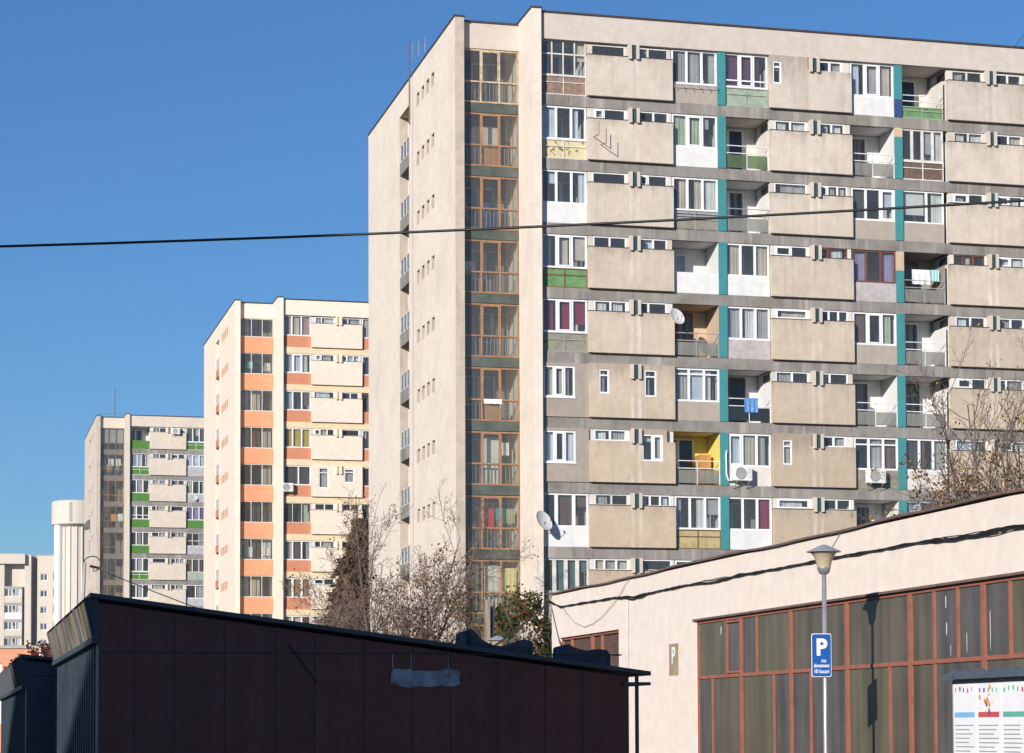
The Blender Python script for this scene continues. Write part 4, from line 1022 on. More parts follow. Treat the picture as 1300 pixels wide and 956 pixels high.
# ------------------------------------------------------------------ lamps and parking sign
def lamp(x, y, zt, label, src=None):
    t = empty('street_lamp', (x, y, 0), 0, label, 'street lamp', 'park lamps with a conical cap')
    if src:
        t.location = (x, y, zt-4.60)
        for ch in list(src.children):
            c = ch.copy(); C.objects.link(c); c.parent = t
        return t
    z = zt
    MB().lathe([(.001,0),(.085,0),(.085,.6),(.045,.66),(.040,1.4),(.037,z-.46),(.001,z-.46)], 20).build('pole', M['steel'], t, smooth=True)
    MB().lathe([(.001,z-.475),(.055,z-.474),(.082,z-.455),(.112,z-.375),(.112,z-.366),(.06,z-.366),(.001,z-.366)], 24).build('collar', M['steel'], t, smooth=True)
    sh = MB(); sh.lathe([(.108,z-.365),(.116,z-.32),(.132,z-.26),(.160,z-.195),(.200,z-.14),(.226,z-.118),(.216,z-.117),(.190,z-.138),(.150,z-.195),(.122,z-.26),(.106,z-.32),(.098,z-.365)], 32)
    sh.build('lamp_shade', M['shade'], t, smooth=True)
    MB().lathe([(.272,z-.122),(.276,z-.112),(.20,z-.078),(.11,z-.036),(.05,z-.010),(.02,z-.001),(.001,z)], 36).lathe([(.272,z-.122),(.20,z-.116),(.001,z-.114)], 36).build('lamp_cap', M['capmetal'], t, smooth=False)
    MB().tube([(0,0,z-.36),(0,0,z-.2)], .045, 12).build('bulb', M['whitemetal'], t)
    return t
M['capmetal'] = plain('grey_enamel_cap', (.36,.38,.43), .45, .2)
m_, nt_, ns_, L_ = new_mat('frosted_acrylic'); out_ = N(ns_, 'ShaderNodeOutputMaterial'); a_ = N(ns_, 'ShaderNodeBsdfDiffuse'); a_.inputs[0].default_value = (.74,.66,.50,1); c_ = N(ns_, 'ShaderNodeBsdfTranslucent'); c_.inputs[0].default_value = (.82,.72,.52,1); e_ = N(ns_, 'ShaderNodeBsdfGlossy'); e_.inputs['Roughness'].default_value = .15
x_ = N(ns_, 'ShaderNodeMixShader'); x_.inputs[0].default_value = .55; L_.new(a_.outputs[0], x_.inputs[1]); L_.new(c_.outputs[0], x_.inputs[2]); y_ = N(ns_, 'ShaderNodeMixShader'); y_.inputs[0].default_value = .06; L_.new(x_.outputs[0], y_.inputs[1]); L_.new(e_.outputs[0], y_.inputs[2]); L_.new(y_.outputs[0], out_.inputs[0])
M['shade'] = m_
lamp1 = lamp(4.98, 36.0, 4.60, 'grey street lamp with a conical cap carrying the blue parking sign')
lamp(-.36, 57.0, 4.02, 'street lamp whose pale cap just shows over the dark garage roof', lamp1)
sg = empty('parking_sign', (4.915, 35.93, 2.83), .05, 'blue parking sign with a white letter P on the lamp post', 'sign')
sp_ = MB(); Wd, Hd, rr = .150, .335, .03
pr = []
for (cx_, cz_, a0_) in ((Wd-rr,Hd-rr,0),(-Wd+rr,Hd-rr,90),(-Wd+rr,-Hd+rr,180),(Wd-rr,-Hd+rr,270)):
    for k in range(5): a_ = math.radians(a0_+22.5*k); pr.append((cx_+rr*math.cos(a_), cz_+rr*math.sin(a_)))
def plate(m, pr, y0, y1):
    m.quad(*[(x,y0,z) for x, z in pr]); m.quad(*[(x,y1,z) for x, z in reversed(pr)])
    for i in range(len(pr)):
        a, b = pr[i], pr[(i+1) % len(pr)]; m.quad((a[0],y0,a[1]),(a[0],y1,a[1]),(b[0],y1,b[1]),(b[0],y0,b[1]))
plate(sp_, [(x*1.06,z*1.03) for x, z in pr], -.004, .006); bd = sp_.build('border', M['signwhite'], sg)
m = MB(); plate(m, pr, -.009, -.0045); m.build('panel', M['signblue'], sg)
for (s, sz, x, z, bo, sx) in (('P',.36,.0,.115,.013,.95),('cu',.085,.035,-.085,.001,1),('abonament',.084,.0,-.165,.0012,.66),('10 locuri',.088,.0,-.258,.0012,.78)):
    o = text(s, sz, 'lettering', M['signwhite'], sg, sx=sx, bold=bo); o.matrix_local = Matrix.Translation((x,-.0105,z)) @ Matrix.Rotation(math.pi/2, 4, 'X')
m = MB(); m.box(-.03,.14,.007,.02,.16,.20); m.box(-.03,.14,.007,.02,-.2,-.16); m.build('bracket', M['steel'], sg)

# ------------------------------------------------------------------ notice board
M['slate'] = plain('blue_grey_metal_tile', (.10,.125,.145), .4, .2)
nb = empty('notice_board', (5.16, 27.0, 0), TH-math.pi/2, 'white poster board under a small dark tiled roof at the right edge', 'notice board')
Lb = 3.4
MB().box(.12,Lb-.12,.06,.10,1.0,2.265).build('board', M['railmetal'], nb)
MB().box(.10,.16,.05,.11,0,2.24).build('post', M['railmetal'], nb); MB().box(Lb-.16,Lb-.10,.05,.11,0,2.24).build('post', M['railmetal'], nb)
r_ = MB(); nn = 44
def zr(i): return .022*abs(math.sin(i*math.pi/4))
for i in range(nn):
    a = Lb*i/nn; b = Lb*(i+1)/nn
    for (ya, za, yb, zb2) in ((-.07,2.275,.10,2.345),(.10,2.345,.30,2.275)):
        r_.quad((a,ya,za+zr(i)),(b,ya,za+zr(i+1)),(b,yb,zb2+zr(i+1)),(a,yb,zb2+zr(i))); r_.quad((a,ya,za-.03),(a,yb,zb2-.03),(b,yb,zb2-.03),(b,ya,za-.03))
    r_.quad((a,-.07,2.245),(b,-.07,2.245),(b,-.07,2.275+zr(i+1)),(a,-.07,2.275+zr(i)))
    r_.quad((a,.30,2.245),(a,.30,2.275+zr(i)),(b,.30,2.275+zr(i+1)),(b,.30,2.245))
r_.quad((0,-.07,2.245),(0,-.07,2.275),(0,.10,2.345),(0,.30,2.275),(0,.30,2.245),(0,.10,2.315)); r_.quad((Lb,-.07,2.245),(Lb,.10,2.315),(Lb,.30,2.245),(Lb,.30,2.275),(Lb,.10,2.345),(Lb,-.07,2.275))
r_.build('board_roof', M['slate'], nb)
M['paper'] = plain('white_poster_paper', (.78,.78,.80), .6, var=.03)
inks = [plain('poster_ink_'+n_, c_, .6, var=.05) for n_, c_ in (('blue',(.05,.12,.45)),('light_blue',(.2,.45,.75)),('red',(.55,.08,.08)),('green',(.12,.42,.32)),('orange',(.75,.32,.06)),('violet',(.2,.08,.3)),('grey',(.3,.3,.33)),('yellow',(.75,.6,.1)))]
prand = random.Random(5)
for i in range(5):
    a = .14+.63*i
    o = MB().box(a,a+.61,.045,.058,1.05,2.20).build('poster', M['paper'], nb)
    mk = MB()
    for j in range(5):                                  # row of small emblems along the top
        x = a+.05+.11*j+prand.random()*.02; z = 2.08+prand.random()*.03; mk.m = prand.choice((0,5,3,6,2)); mk.box(x,x+.018+prand.random()*.02,.041,.0449,z,z+.05)
    if i in (1,3):
        for j in range(22):
            x = a+.30+prand.gauss(0,.06); z = 1.95+prand.gauss(0,.07); mk.m = prand.choice((3,4,5,7,4)); s_ = .012+prand.random()*.022
            x = min(max(x,a+.05),a+.56); mk.quad((x,.040-.0004*j/22,z-s_),(x+s_,.040-.0004*j/22,z),(x,.040-.0004*j/22,z+s_*1.3),(x-s_*.8,.040-.0004*j/22,z+.2*s_))
    mk.m = (1,2,3,0,1)[i]; mk.box(a+.04,a+.57,.042,.0449,1.80,1.86)
    mk.m = 6
    for j in range(9): mk.box(a+.05,a+.05+.36+prand.random()*.16,.042,.0449,1.70-.05*j,1.712-.05*j)
    mk.build('printed_marks', inks, o)

# ------------------------------------------------------------------ dark garages in front
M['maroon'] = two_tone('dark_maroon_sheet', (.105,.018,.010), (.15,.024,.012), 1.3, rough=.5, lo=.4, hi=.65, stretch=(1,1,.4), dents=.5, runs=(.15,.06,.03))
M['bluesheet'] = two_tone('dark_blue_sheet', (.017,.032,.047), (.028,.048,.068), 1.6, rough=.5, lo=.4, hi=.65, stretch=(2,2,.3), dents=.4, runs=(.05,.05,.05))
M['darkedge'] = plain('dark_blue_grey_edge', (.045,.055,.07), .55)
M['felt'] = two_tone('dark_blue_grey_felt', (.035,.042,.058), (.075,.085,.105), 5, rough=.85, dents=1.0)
m_, nt_, ns_, L_ = new_mat('grimy_plastic_sheet'); out_ = N(ns_, 'ShaderNodeOutputMaterial'); a_ = N(ns_, 'ShaderNodeBsdfDiffuse'); c_ = N(ns_, 'ShaderNodeBsdfTranslucent'); tc_ = N(ns_, 'ShaderNodeTexCoord'); n_ = N(ns_, 'ShaderNodeTexNoise'); n_.inputs['Scale'].default_value = 2.2; n_.inputs['Detail'].default_value = 5; cr_ = N(ns_, 'ShaderNodeValToRGB')
mp_ = N(ns_, 'ShaderNodeMapping'); mp_.inputs['Scale'].default_value = (1,1,.5); L_.new(tc_.outputs['Object'], mp_.inputs[0]); L_.new(mp_.outputs[0], n_.inputs['Vector'])
cr_.color_ramp.elements[0].position = .38; cr_.color_ramp.elements[1].position = .66; cr_.color_ramp.elements[0].color = (.17,.14,.105,1); cr_.color_ramp.elements[1].color = (.50,.44,.35,1)
L_.new(n_.outputs[0], cr_.inputs[0]); L_.new(cr_.outputs[0], a_.inputs[0]); L_.new(cr_.outputs[0], c_.inputs[0]); x_ = N(ns_, 'ShaderNodeMixShader'); x_.inputs[0].default_value = .35; L_.new(a_.outputs[0], x_.inputs[1]); L_.new(c_.outputs[0], x_.inputs[2]); L_.new(x_.outputs[0], out_.inputs[0])
M['grimy'] = m_
M['oldpaint'] = two_tone('smeared_pale_paint', (.34,.36,.40), (.15,.12,.12), 4.5, lo=.42, hi=.66)
def garage(O, L, D, zl, zr, label, mats, panels=4, side=True):
    t = empty('garage', (O[0], O[1], 0), TH, label, 'garage', 'dark sheet-metal garages')
    def zt(u): return zl+(zr-zl)*u/L
    m = MB(); e = L-.22; off = .09
    m.quad((.06,0,0),(e,0,0),(e,0,zt(e)-off),(.06,0,zt(.06)-off)); m.quad((.06,.04,0),(.06,.04,zt(.06)-off),(e,.04,zt(e)-off),(e,.04,0))
    m.quad((e,0,0),(e,.04,0),(e,.04,zt(e)-off),(e,0,zt(e)-off)); m.quad((.06,0,0),(.06,0,zt(.06)-off),(.06,.04,zt(.06)-off),(.06,.04,0))
    fw = m.build('front_wall', M[mats[0]], t)
    s = MB(); x = .42; i = 0
    while x < e-.1:
        s.box(x-.006,x+.006,-.006,-.0005,.02,zt(x)-off-.02); x += .47+(.05 if i % 3 else -.06); i += 1
    x = .07
    while x < e-.3: s.box(x+.01,x+.9,-.008,-.0005,2.474-.004*(x>3),2.490-.004*(x>3)); x += .93
    s.build('seam', M['black'], fw)
    m = MB(); m.box(.061,.10,.042,D,0,zl-.46); m.box(e-.04,e,.042,D,0,zt(e)-off); m.box(.101,e-.041,D-.04,D,0,zt(e)-off); m.build('side_wall', M[mats[1]], t)
    s = MB(); w_ = .5
    while w_ < D-.2: s.box(.045,.0605,w_,w_+.03,0,zl-.48); w_ += .42
    s.build('sheet_rib', M[mats[1]], t)
    m = MB(); a, b, c, d = (-.03,-.10,zl),(L,-.10,zr),(L,D+.1,zr),(-.03,D+.1,zl)
    th = .045
    lo = [(q[0],q[1],q[2]-th) for q in (a,b,c,d)]
    m.quad(a,b,c,d); m.quad(*reversed(lo))
    for i in range(4):
        p, q = (a,b,c,d)[i], (a,b,c,d)[(i+1) % 4]; m.quad(p, lo[i], lo[(i+1) % 4], q)
    m.box(-.02,L-.05,-.09,-.05,0,0)
    m.build('roof', M['darkedge'], t)
    # clerestory of grimy plastic along the left side
    cl = MB(); g = MB(); z0 = zl-.45; z1 = zl-.05; bx, tx = .04, -.06
    def X(z): return bx+(tx-bx)*(z-z0)/(z1-z0)
    for i in range(panels):
        w0 = .03+(D-.06)*i/panels; w1 = .03+(D-.06)*(i+1)/panels
        g.quad((X(z0),w0,z0),(X(z1),w0,z1),(X(z1),w1,z1),(X(z0),w1,z0)); g.quad((X(z0)+.01,w0,z0),(X(z0)+.01,w1,z0),(X(z1)+.01,w1,z1),(X(z1)+.01,w0,z1))
    for i in range(panels+1):
        w0 = max(.0,(D-.06)*i/panels); cl.tube([(X(z0)-.006,w0+.03,z0),(X(z1)-.006,w0+.03,z1)], .028, 4)
    cl.box(-.01,.075,0,D,z0-.06,z0); cl.box(tx-.02,tx+.06,0,D,z1,z1+.003)
    f = cl.build('clerestory_frame', M['darkedge'], t); g.build('plastic_sheet', M['grimy'], f)
    cap = MB(); cap.quad((.06,.001,z0),(bx,.001,z0),(tx,.001,z1),(.06,.001,z1)); cap.quad((.06,.03,z0),(.06,.03,z1),(tx,.03,z1),(bx,.03,z0)); cap.build('corner_plate', M['darkedge'], t)
    return t, fw
SH = (-4.27, 23.0)
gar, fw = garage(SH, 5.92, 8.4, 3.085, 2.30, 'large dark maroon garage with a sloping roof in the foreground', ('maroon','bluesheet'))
ppts = [(3.085,2.17),(3.09,2.27),(3.11,2.318),(3.17,2.325),(3.24,2.312),(3.29,2.322),(3.33,2.300),(3.42,2.305),(3.52,2.296),(3.60,2.302),(3.66,2.325),(3.71,2.328),(3.76,2.308),(3.81,2.312),(3.835,2.27),(3.82,2.21),(3.83,2.16),(3.74,2.135),(3.62,2.15),(3.52,2.13),(3.40,2.14),(3.28,2.12),(3.18,2.145)]
m = MB(); plate(m, ppts, -.014, -.0085)
for x in (3.10,3.30,3.70): m.box(x,x+.012,-.012,-.0085,2.33,2.48)
m.build('paint_smear', M['oldpaint'], fw)
m = MB(); m.tube([(2.0,-.02,2.58),(2.30,-.02,2.18)], .008, 5); m.build('diagonal_wire', M['black'], fw)
m = MB(); m.tube([(5.79,.0,0),(5.79,.0,2.27)], .022, 6); m.build('post', M['darkedge'], gar)
m = MB(); m.box(5.62,5.93,-.06,1.2,2.15,2.185); m.build('lower_ledge', M['darkedge'], gar)
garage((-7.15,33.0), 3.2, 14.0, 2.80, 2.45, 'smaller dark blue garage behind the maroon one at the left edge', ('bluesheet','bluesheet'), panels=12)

def felt(u0, u1, w, prof, label):
    zr_ = lambda u: 3.085+(2.30-3.085)*u/5.92
    t = MB(); top = [(u0+(u1-u0)*a, zr_(u0+(u1-u0)*a)+b) for a, b in prof]; botm = [(x, zr_(x)+.002) for x, _ in top]
    n = len(top); d = .55; jag = [random.uniform(-.05,.05) for _ in top]
    for i in range(n-1):
        (x0,z0),(x1,z1) = top[i], top[i+1]
        t.quad((x0,w+jag[i],botm[i][1]),(x1,w+jag[i+1],botm[i+1][1]),(x1,w+jag[i+1],z1),(x0,w+jag[i],z0))
        t.quad((x0,w+jag[i],z0),(x1,w+jag[i+1],z1),(x1,w+d,z1*.99+.01),(x0,w+d,z0*.99+.01))
        t.quad((x0,w+d,botm[i][1]),(x0,w+d,z0*.99+.01),(x1,w+d,z1*.99+.01),(x1,w+d,botm[i+1][1]))
    t.quad((top[0][0],w+jag[0],botm[0][1]),(top[0][0],w+jag[0],top[0][1]),(top[0][0],w+d,top[0][1]*.99+.01),(top[0][0],w+d,botm[0][1]))
    t.quad((top[-1][0],w+jag[-1],botm[-1][1]),(top[-1][0],w+d,botm[-1][1]),(top[-1][0],w+d,top[-1][1]*.99+.01),(top[-1][0],w+jag[-1],top[-1][1]))
    o = t.build('roofing_felt', M['felt']); o.location = (SH[0], SH[1], 0); o.rotation_euler = (0,0,TH)
    tag(o, label, 'roofing felt', 'crumpled felt left on the garage roof')
felt(3.92, 4.66, .1, [(0,.02),(.03,.17),(.08,.20),(.16,.16),(.25,.10),(.4,.06),(.55,.055),(.66,.075),(.76,.13),(.86,.165),(.95,.165),(1.0,.14)], 'saddle-shaped piece of dark felt on the garage roof below the leafy bush')
felt(5.02, 5.52, .1, [(0,.04),(.03,.17),(.07,.185),(.2,.16),(.35,.145),(.5,.145),(.65,.165),(.8,.175),(.93,.175),(1.0,.13)], 'folded piece of dark felt on the garage roof in front of the slatted window')

# wooden post behind the garage
M['oldwood'] = two_tone('weathered_wood', (.20,.16,.125), (.30,.25,.20), 3, stretch=(4,4,.4))
pt = empty('wooden_post', (-.62, 60, 0), TH, 'weathered square wooden post with its shaded right side painted as a dark blue strip, standing behind the garage roof', 'post')
MB().box(-.10,.03,-.05,.08,0,5.10).build('post', M['oldwood'], pt)
MB().box(.032,.17,.05,.09,0,4.92).build('shaded_side', M['bluesheet'], pt)  # dark strip painted in for the shaded right side of the post

# ------------------------------------------------------------------ wires
def sag(a, b, n, s):
    a, b = Vector(a), Vector(b)
    return [tuple(a.lerp(b, i/n) + Vector((0,0,-s*4*(i/n)*(1-i/n)))) for i in range(n+1)]
def wire(pts, r, label, cat='wire', name='overhead_wire'):
    o = MB().tube(pts, r, 6).build(name, M['black'], smooth=True); tag(o, label, cat); return o
wire(sag((-14.0,19.9,5.96),(14.5,15.9,6.28),40,.42), .0105, 'thick black cable spanning the whole sky in front of the beige block')
wire(sag((-9.35,50,5.33),(-3.6,50,3.3),16,.12), .012, 'thin wire running down from the hooked pole past the far towers')
wire(sag(local(OL,-.05,20.5,4.92),(-.9,50,3.2),12,.1), .028, 'thick dark cable dropping from the corner of the peach building into the bush')
wire(sag(in_block(OM,0,21.9,.2,31.95),(36,60,50.0),10,.3), .012, 'thin wire leaving the roof edge at the top right')
up = empty('cable_pole', (-9.5,50,0), 0, 'thin dark pole with a curled cable at its top, left of the garage ridge', 'pole')
MB().tube([(0,0,0),(0,0,4.6),(.04,0,5.40)], [.05,.045,.035], 8).build('pole', M['railmetal'], up)
m = MB(); m.tube([(.03,0,5.35)] + [(.20-.19*math.cos(a*.35),.0,5.36+.17*math.sin(a*.35)) for a in range(1,14)] + [(.22,0,5.28)], .012, 6); m.box(.02,.05,-.02,.02,5.3,5.4); m.tube([(.16,0,5.31),(.34,0,5.27)], .03, 6)
m.build('cable_loop', M['black'], up)

# ------------------------------------------------------------------ vegetation
M['bark'] = two_tone('grey_brown_bark', (.13,.088,.068), (.24,.172,.135), 5, stretch=(1,1,.3))
M['bark_dark'] = two_tone('dark_bark', (.10,.075,.06), (.16,.125,.10), 5, stretch=(1,1,.3))
M['leaf_brown'] = leafmat('dry_brown_leaves', [(.15,.062,.032),(.20,.09,.045),(.12,.06,.035)])
M['leaf_orange'] = leafmat('orange_leaves', [(.40,.17,.035),(.36,.22,.045),(.22,.10,.045)])
M['leaf_green'] = leafmat('olive_green_leaves', [(.035,.055,.016),(.075,.095,.025),(.13,.115,.03)])
M['leaf_yellow'] = leafmat('yellow_leaves', [(.27,.19,.04),(.22,.11,.03)])
M['leaf_red'] = leafmat('dark_red_leaves', [(.10,.022,.02),(.15,.04,.03)])
M['needles'] = leafmat('brownish_spruce_needles', [(.045,.045,.022),(.09,.065,.032),(.16,.09,.045)], .15)

def rvec(r): return Vector((r.uniform(-1,1), r.uniform(-1,1), r.uniform(-1,1)))
def grow(wood, twig, tips, r, p, d, L, rad, lvl, cfg):
    n = cfg['seg'][lvl]; pts = [Vector(p)]; rs = [rad]; d = d.normalized(); step = L/n
    for i in range(n):
        d = (d + rvec(r)*cfg['wob'][lvl] + Vector((0,0,1))*cfg['up'][lvl]).normalized()
        pts.append(pts[-1] + d*step); rs.append(max(.0065, rad*(1-(i+1)/n*.82)))
    (wood if lvl < 2 else twig).tube(pts, rs, (7,5,4,3)[lvl], cap=(lvl == 0))
    if lvl >= 2: tips.append((pts[-1], d)); tips.append((pts[n//2], d))
    if lvl == cfg['depth']: return
    m = cfg['kids'][lvl]
    for k in range(m):
        t = cfg['from'][lvl] + (1-cfg['from'][lvl])*(k+r.random())/m
        f = t*n; i = min(int(f), n-1); q = pts[i].lerp(pts[i+1], f-i)
        ax = (pts[i+1]-pts[i]).normalized(); side = ax.cross(rvec(r)).normalized()
        an = math.radians(r.uniform(*cfg['ang'][lvl]))
        cd = ax*math.cos(an) + side*math.sin(an)
        grow(wood, twig, tips, r, q, cd, L*cfg['len'][lvl]*(1-.55*t)*r.uniform(.75,1.2), max(.008, rs[i]*.55), lvl+1, cfg)

def leaf(m, r, p, s):
    a = rvec(r).normalized(); b = a.cross(rvec(r)).normalized(); c = a*s*r.uniform(.7,1.3); e = b*s*.45
    p = Vector(p); m.quad(p, p+c*.5+e, p+c, p+c*.5-e)

def bare_tree(name, label, loc, stems, H, rad, seed, leafn, leafs, mats, cfg, cat='tree', group=None, lean=.22, bark='bark', low=None):
    r = random.Random(seed); t = empty(name, loc, 0, label, cat, group)
    wood, twig, lv, tips = MB(), MB(), MB(), []
    for i in range(stems):
        a = 2*math.pi*i/max(1,stems)+r.random()*.8; k = lean*r.uniform(.4,1.2)
        d = Vector((math.cos(a)*k, math.sin(a)*k*.7, 1))
        grow(wood, twig, tips, r, (math.cos(a)*.12,math.sin(a)*.12,0), d, H*r.uniform(.78,1.0), rad*r.uniform(.7,1.1), 0, cfg)
    wood.build('trunk', M[bark], t)
    twig.build('twigs', M[bark], t)
    for i in range(leafn):
        p, d = r.choice(tips)
        if low and r.random() < low[1] and p.z > low[0]*H: continue
        for _ in range(r.randint(1,3)):
            lv.m = r.randrange(len(mats)); leaf(lv, r, p + rvec(r)*.18, leafs*r.uniform(.6,1.3))
    lv.build('crown', [M[q] for q in mats], t)
    return t
CFG = dict(depth=3, seg=(9,6,4,3), wob=(.08,.13,.17,.2), up=(.03,.07,.06,.03), kids=(13,8,4,0), ang=((28,62),(25,60),(25,60)), len=(.52,.46,.5), **{'from':(.28,.18,.15)})
bare_tree('bare_tree', 'tall bare tree with many thin stems before the beige side wall', (-4.75,86,0), 6, 9.6, .10, 11, 700, .08, ['leaf_brown'], CFG, lean=.34)
bare_tree('bare_tree', 'bare shrubby tree with clinging brown leaves right of the taller bare tree', (-2.85,84,0), 7, 7.6, .065, 23, 1200, .10, ['leaf_brown'], CFG, lean=.22)
bare_tree('bare_tree', 'small bare tree with thin drooping twigs at the left, before the orange-banded tower', (-6.6,80,0), 3, 6.8, .05, 31, 160, .10, ['leaf_brown'], CFG, lean=.30)
CFG2 = dict(CFG); CFG2['kids'] = (11,6,3,0); CFG2['up'] = (.05,.12,.1,.05); CFG2['len'] = (.42,.46,.5); CFG2['from'] = (.35,.2,.15)
bare_tree('autumn_tree', 'nearly bare upright tree with a few orange leaves behind the peach roof edge', (14.7,70,0), 6, 12.6, .11, 41, 600, .10, ['leaf_orange','leaf_orange','leaf_brown'], CFG2, lean=.11, bark='bark_dark', low=(.66,.75), group='trees behind the peach building')
bare_tree('autumn_tree', 'nearly bare tree with dark stems cut by the right edge of the view', (16.3,72,0), 5, 12.9, .12, 47, 300, .11, ['leaf_orange','leaf_brown'], CFG2, lean=.12, bark='bark_dark', low=(.66,.8), group='trees behind the peach building')
CFG3 = dict(CFG2); CFG3['up'] = (.0,.03,.02,.0); CFG3['from'] = (.5,.2,.1)
bare_tree('autumn_tree', 'low spreading tree thick with orange-brown leaves over the peach roof edge', (12.8,68,0), 6, 9.5, .08, 53, 1300, .10, ['leaf_orange','leaf_brown','leaf_brown'], CFG3, lean=.2, bark='bark_dark', group='trees behind the peach building')

def leafy(name, label, loc, H, R, seed, n, mats, leafs, zlo=.25, cat='bush', sq=1.0):
    r = random.Random(seed); t = empty(name, loc, 0, label, cat)
    wood, twig, tips = MB(), MB(), []
    cfg = dict(depth=2, seg=(7,5,3), wob=(.1,.18,.2), up=(.02,.05,.0), kids=(9,7,0), ang=((30,65),(30,65)), len=(.5,.5), **{'from':(.25,.15)})
    for i in range(6):
        a = i*1.05+r.random(); grow(wood, twig, tips, r, (0,0,0), Vector((math.cos(a)*.28,math.sin(a)*.28,1)), H*r.uniform(.7,.95), .045, 0, cfg)
    wood.build('trunk', M['bark_dark'], t); twig.build('twigs', M['bark_dark'], t)
    lv = MB()
    clumps = []
    for i in range(46):
        a = r.random()*2*math.pi; q = math.sqrt(r.random()); z = r.uniform(zlo,1)
        k = R*q*(1-.55*max(0,(z-.45)/.55)**1.5)
        clumps.append((Vector((math.cos(a)*k, math.sin(a)*k*sq, H*z)), r.uniform(.18,.42)*R*.75, r.randrange(len(mats))))
    for i in range(n):
        c, s, mi = r.choice(clumps)
        lv.m = mi if r.random() < .7 else r.randrange(len(mats))
        leaf(lv, r, c + Vector((r.gauss(0,.5),r.gauss(0,.5),r.gauss(0,.5)))*s, leafs*r.uniform(.6,1.3))
    for p, d in tips:
        for _ in range(2): lv.m = r.randrange(len(mats)); leaf(lv, r, p+rvec(r)*.1, leafs)
    lv.build('crown', [M[q] for q in mats], t); return t
leafy('leafy_bush', 'green and yellow leafy bush between the garage roof and the peach building', (.25,75,0), 6.1, 1.55, 61, 3600, ['leaf_green','leaf_green','leaf_green','leaf_yellow','leaf_brown'], .115, zlo=.5)
leafy('red_bush', 'dark red bush over the blue garage at the lower left', (-20.6,100,0), 5.5, 1.05, 67, 1100, ['leaf_red','leaf_red','leaf_brown'], .18, zlo=.5)

def conifer(label, loc, H, R, seed):
    r = random.Random(seed); t = empty('spruce_tree', loc, 0, label, 'conifer')
    MB().tube([(0,0,0),(.05,0,H*.5),(0,0,H)], [.2,.12,.02], 8).build('trunk', M['bark_dark'], t)
    br, nd = MB(), MB()
    z = H*.12
    while z < H*.98:
        k = 1-z/H; L0 = R*(k**.8)+.12
        for i in range(12):
            a = r.random()*2*math.pi; L = L0*r.uniform(.6,1.1); p = [Vector((0,0,z))]
            for j in range(1,5):
                q = j/4; p.append(Vector((math.cos(a)*L*q, math.sin(a)*L*q, z+.10*L*q-.34*L*q*q)))
            br.tube(p, [.03,.025,.02,.014,.006], 4, cap=False)
            for j in range(int(34*L)+6):
                q = .15+.85*r.random(); i0 = min(int(q*4),3); c = p[i0].lerp(p[i0+1], q*4-i0)
                s = r.uniform(.20,.42); dr = Vector((math.cos(a)+r.uniform(-.7,.7), math.sin(a)+r.uniform(-.7,.7), r.uniform(-1.1,.1))).normalized()
                c = c+rvec(r)*.08; e = dr.cross(rvec(r)).normalized()*s*.30
                nd.quad(c-e, c+dr*s*.6-e*.8, c+dr*s*1.3, c+dr*s*.6+e)
        z += .20+.16*k
    br.build('branches', M['bark_dark'], t); nd.build('crown', M['needles'], t); return t
conifer('dark brownish spruce half hidden by the beige side wall', (-8.15,124,0), 13.4, 4.3, 71)

# ------------------------------------------------------------------ far block and round tower at the left
M['farwall'] = plaster('pale_grey_beige_render', (.60,.535,.465), (.50,.44,.38), .4, .4, bump=.05)
M['farwall2'] = plaster('grey_render', (.40,.355,.315), (.32,.28,.25), .4, .4, bump=.05)
M['towerwhite'] = plaster('pale_tower_render', (.62,.555,.48), (.50,.44,.38), .35, .5, bump=.05)
fb = empty('apartment_block', (-79.9,380,0), TH*.4, 'distant grey-beige apartment block with a balcony bay, at the left edge below the sky', 'apartment block')
k = .1325
def fx(px): return (px-48)*k
m = MB()
rows = [29.9-3.15-2.78*i for i in range(10)]
rects = [(fx(52),fx(60.5),z,z+1.15) for z in rows] + [(fx(67.5),fx(71.5),z-.1,z+1.5) for z in rows]
m.holes(fx(48),fx(90),0,31.0,0,.3,rects); m.box(fx(-60),fx(90),3.5,14,0,30.4); m.box(fx(90)-.3,fx(90),.301,3.49,0,31)
m.build('wall', M['farwall'], fb)
m = MB(); m.box(fx(41),fx(48)-.002,1.4,3.49,0,31.0); m.build('recess_wall', M['farwall2'], fb)
m = MB(); m.box(fx(33),fx(41)-.01,-1.1,3.48,0,31.0); m.build('stair_wall', M['farwall'], fb)
m = MB(); m.box(fx(-60),fx(8),-1.4,3.48,0,29.4); m.box(fx(8),fx(33)-.01,.2,3.48,0,29.4); m.box(fx(-60),fx(34),-1.9,3.47,29.45,31.1); m.build('bay_wall', M['farwall'], fb)
for i, z in enumerate(rows):
    for (a, b, zz, h) in ((52,60.5,z,1.15),(67.5,71.5,z-.1,1.6)):
        make_window(fb, fx(a), fx(b), zz, zz+h, .12, n=2 if a < 60 else 1, cur=random.choice(([None,None],['gr',None],[None,'gr'],['vi',None])), ft=.09, mt=.11, frame='pvc')
    if i > 0:
        MB().box(fx(8),fx(30),-1.35,.19,z-1.05,z-.02).build('balcony_parapet', M['white'] if i % 3 == 2 else M['farwall'], fb)
        make_window(fb, fx(8)+.05, fx(27), z, z+1.35, -1.2, n=4, cur=[None,'gr',None,'bl'], ft=.09, mt=.13, frame='pvc' if i != 4 else 'oldwhite')
        MB().box(fx(27)+.02,fx(30),-1.2,.19,z,z+1.35).build('bay_cheek', M['farwall'], fb)
        MB().box(fx(8),fx(30.5),-1.4,.19,z+1.4,z+1.70).build('bay_slab', M['farwall2'], fb)
MB().box(fx(48),fx(90),-.1,.5,31.0,31.12).build('roof_coping', M['farwall2'], fb)
rt = empty('round_tower', (-73.6,381,0), 0, 'pale round tower with a wider drum on top, left of the green-trimmed block', 'tower')
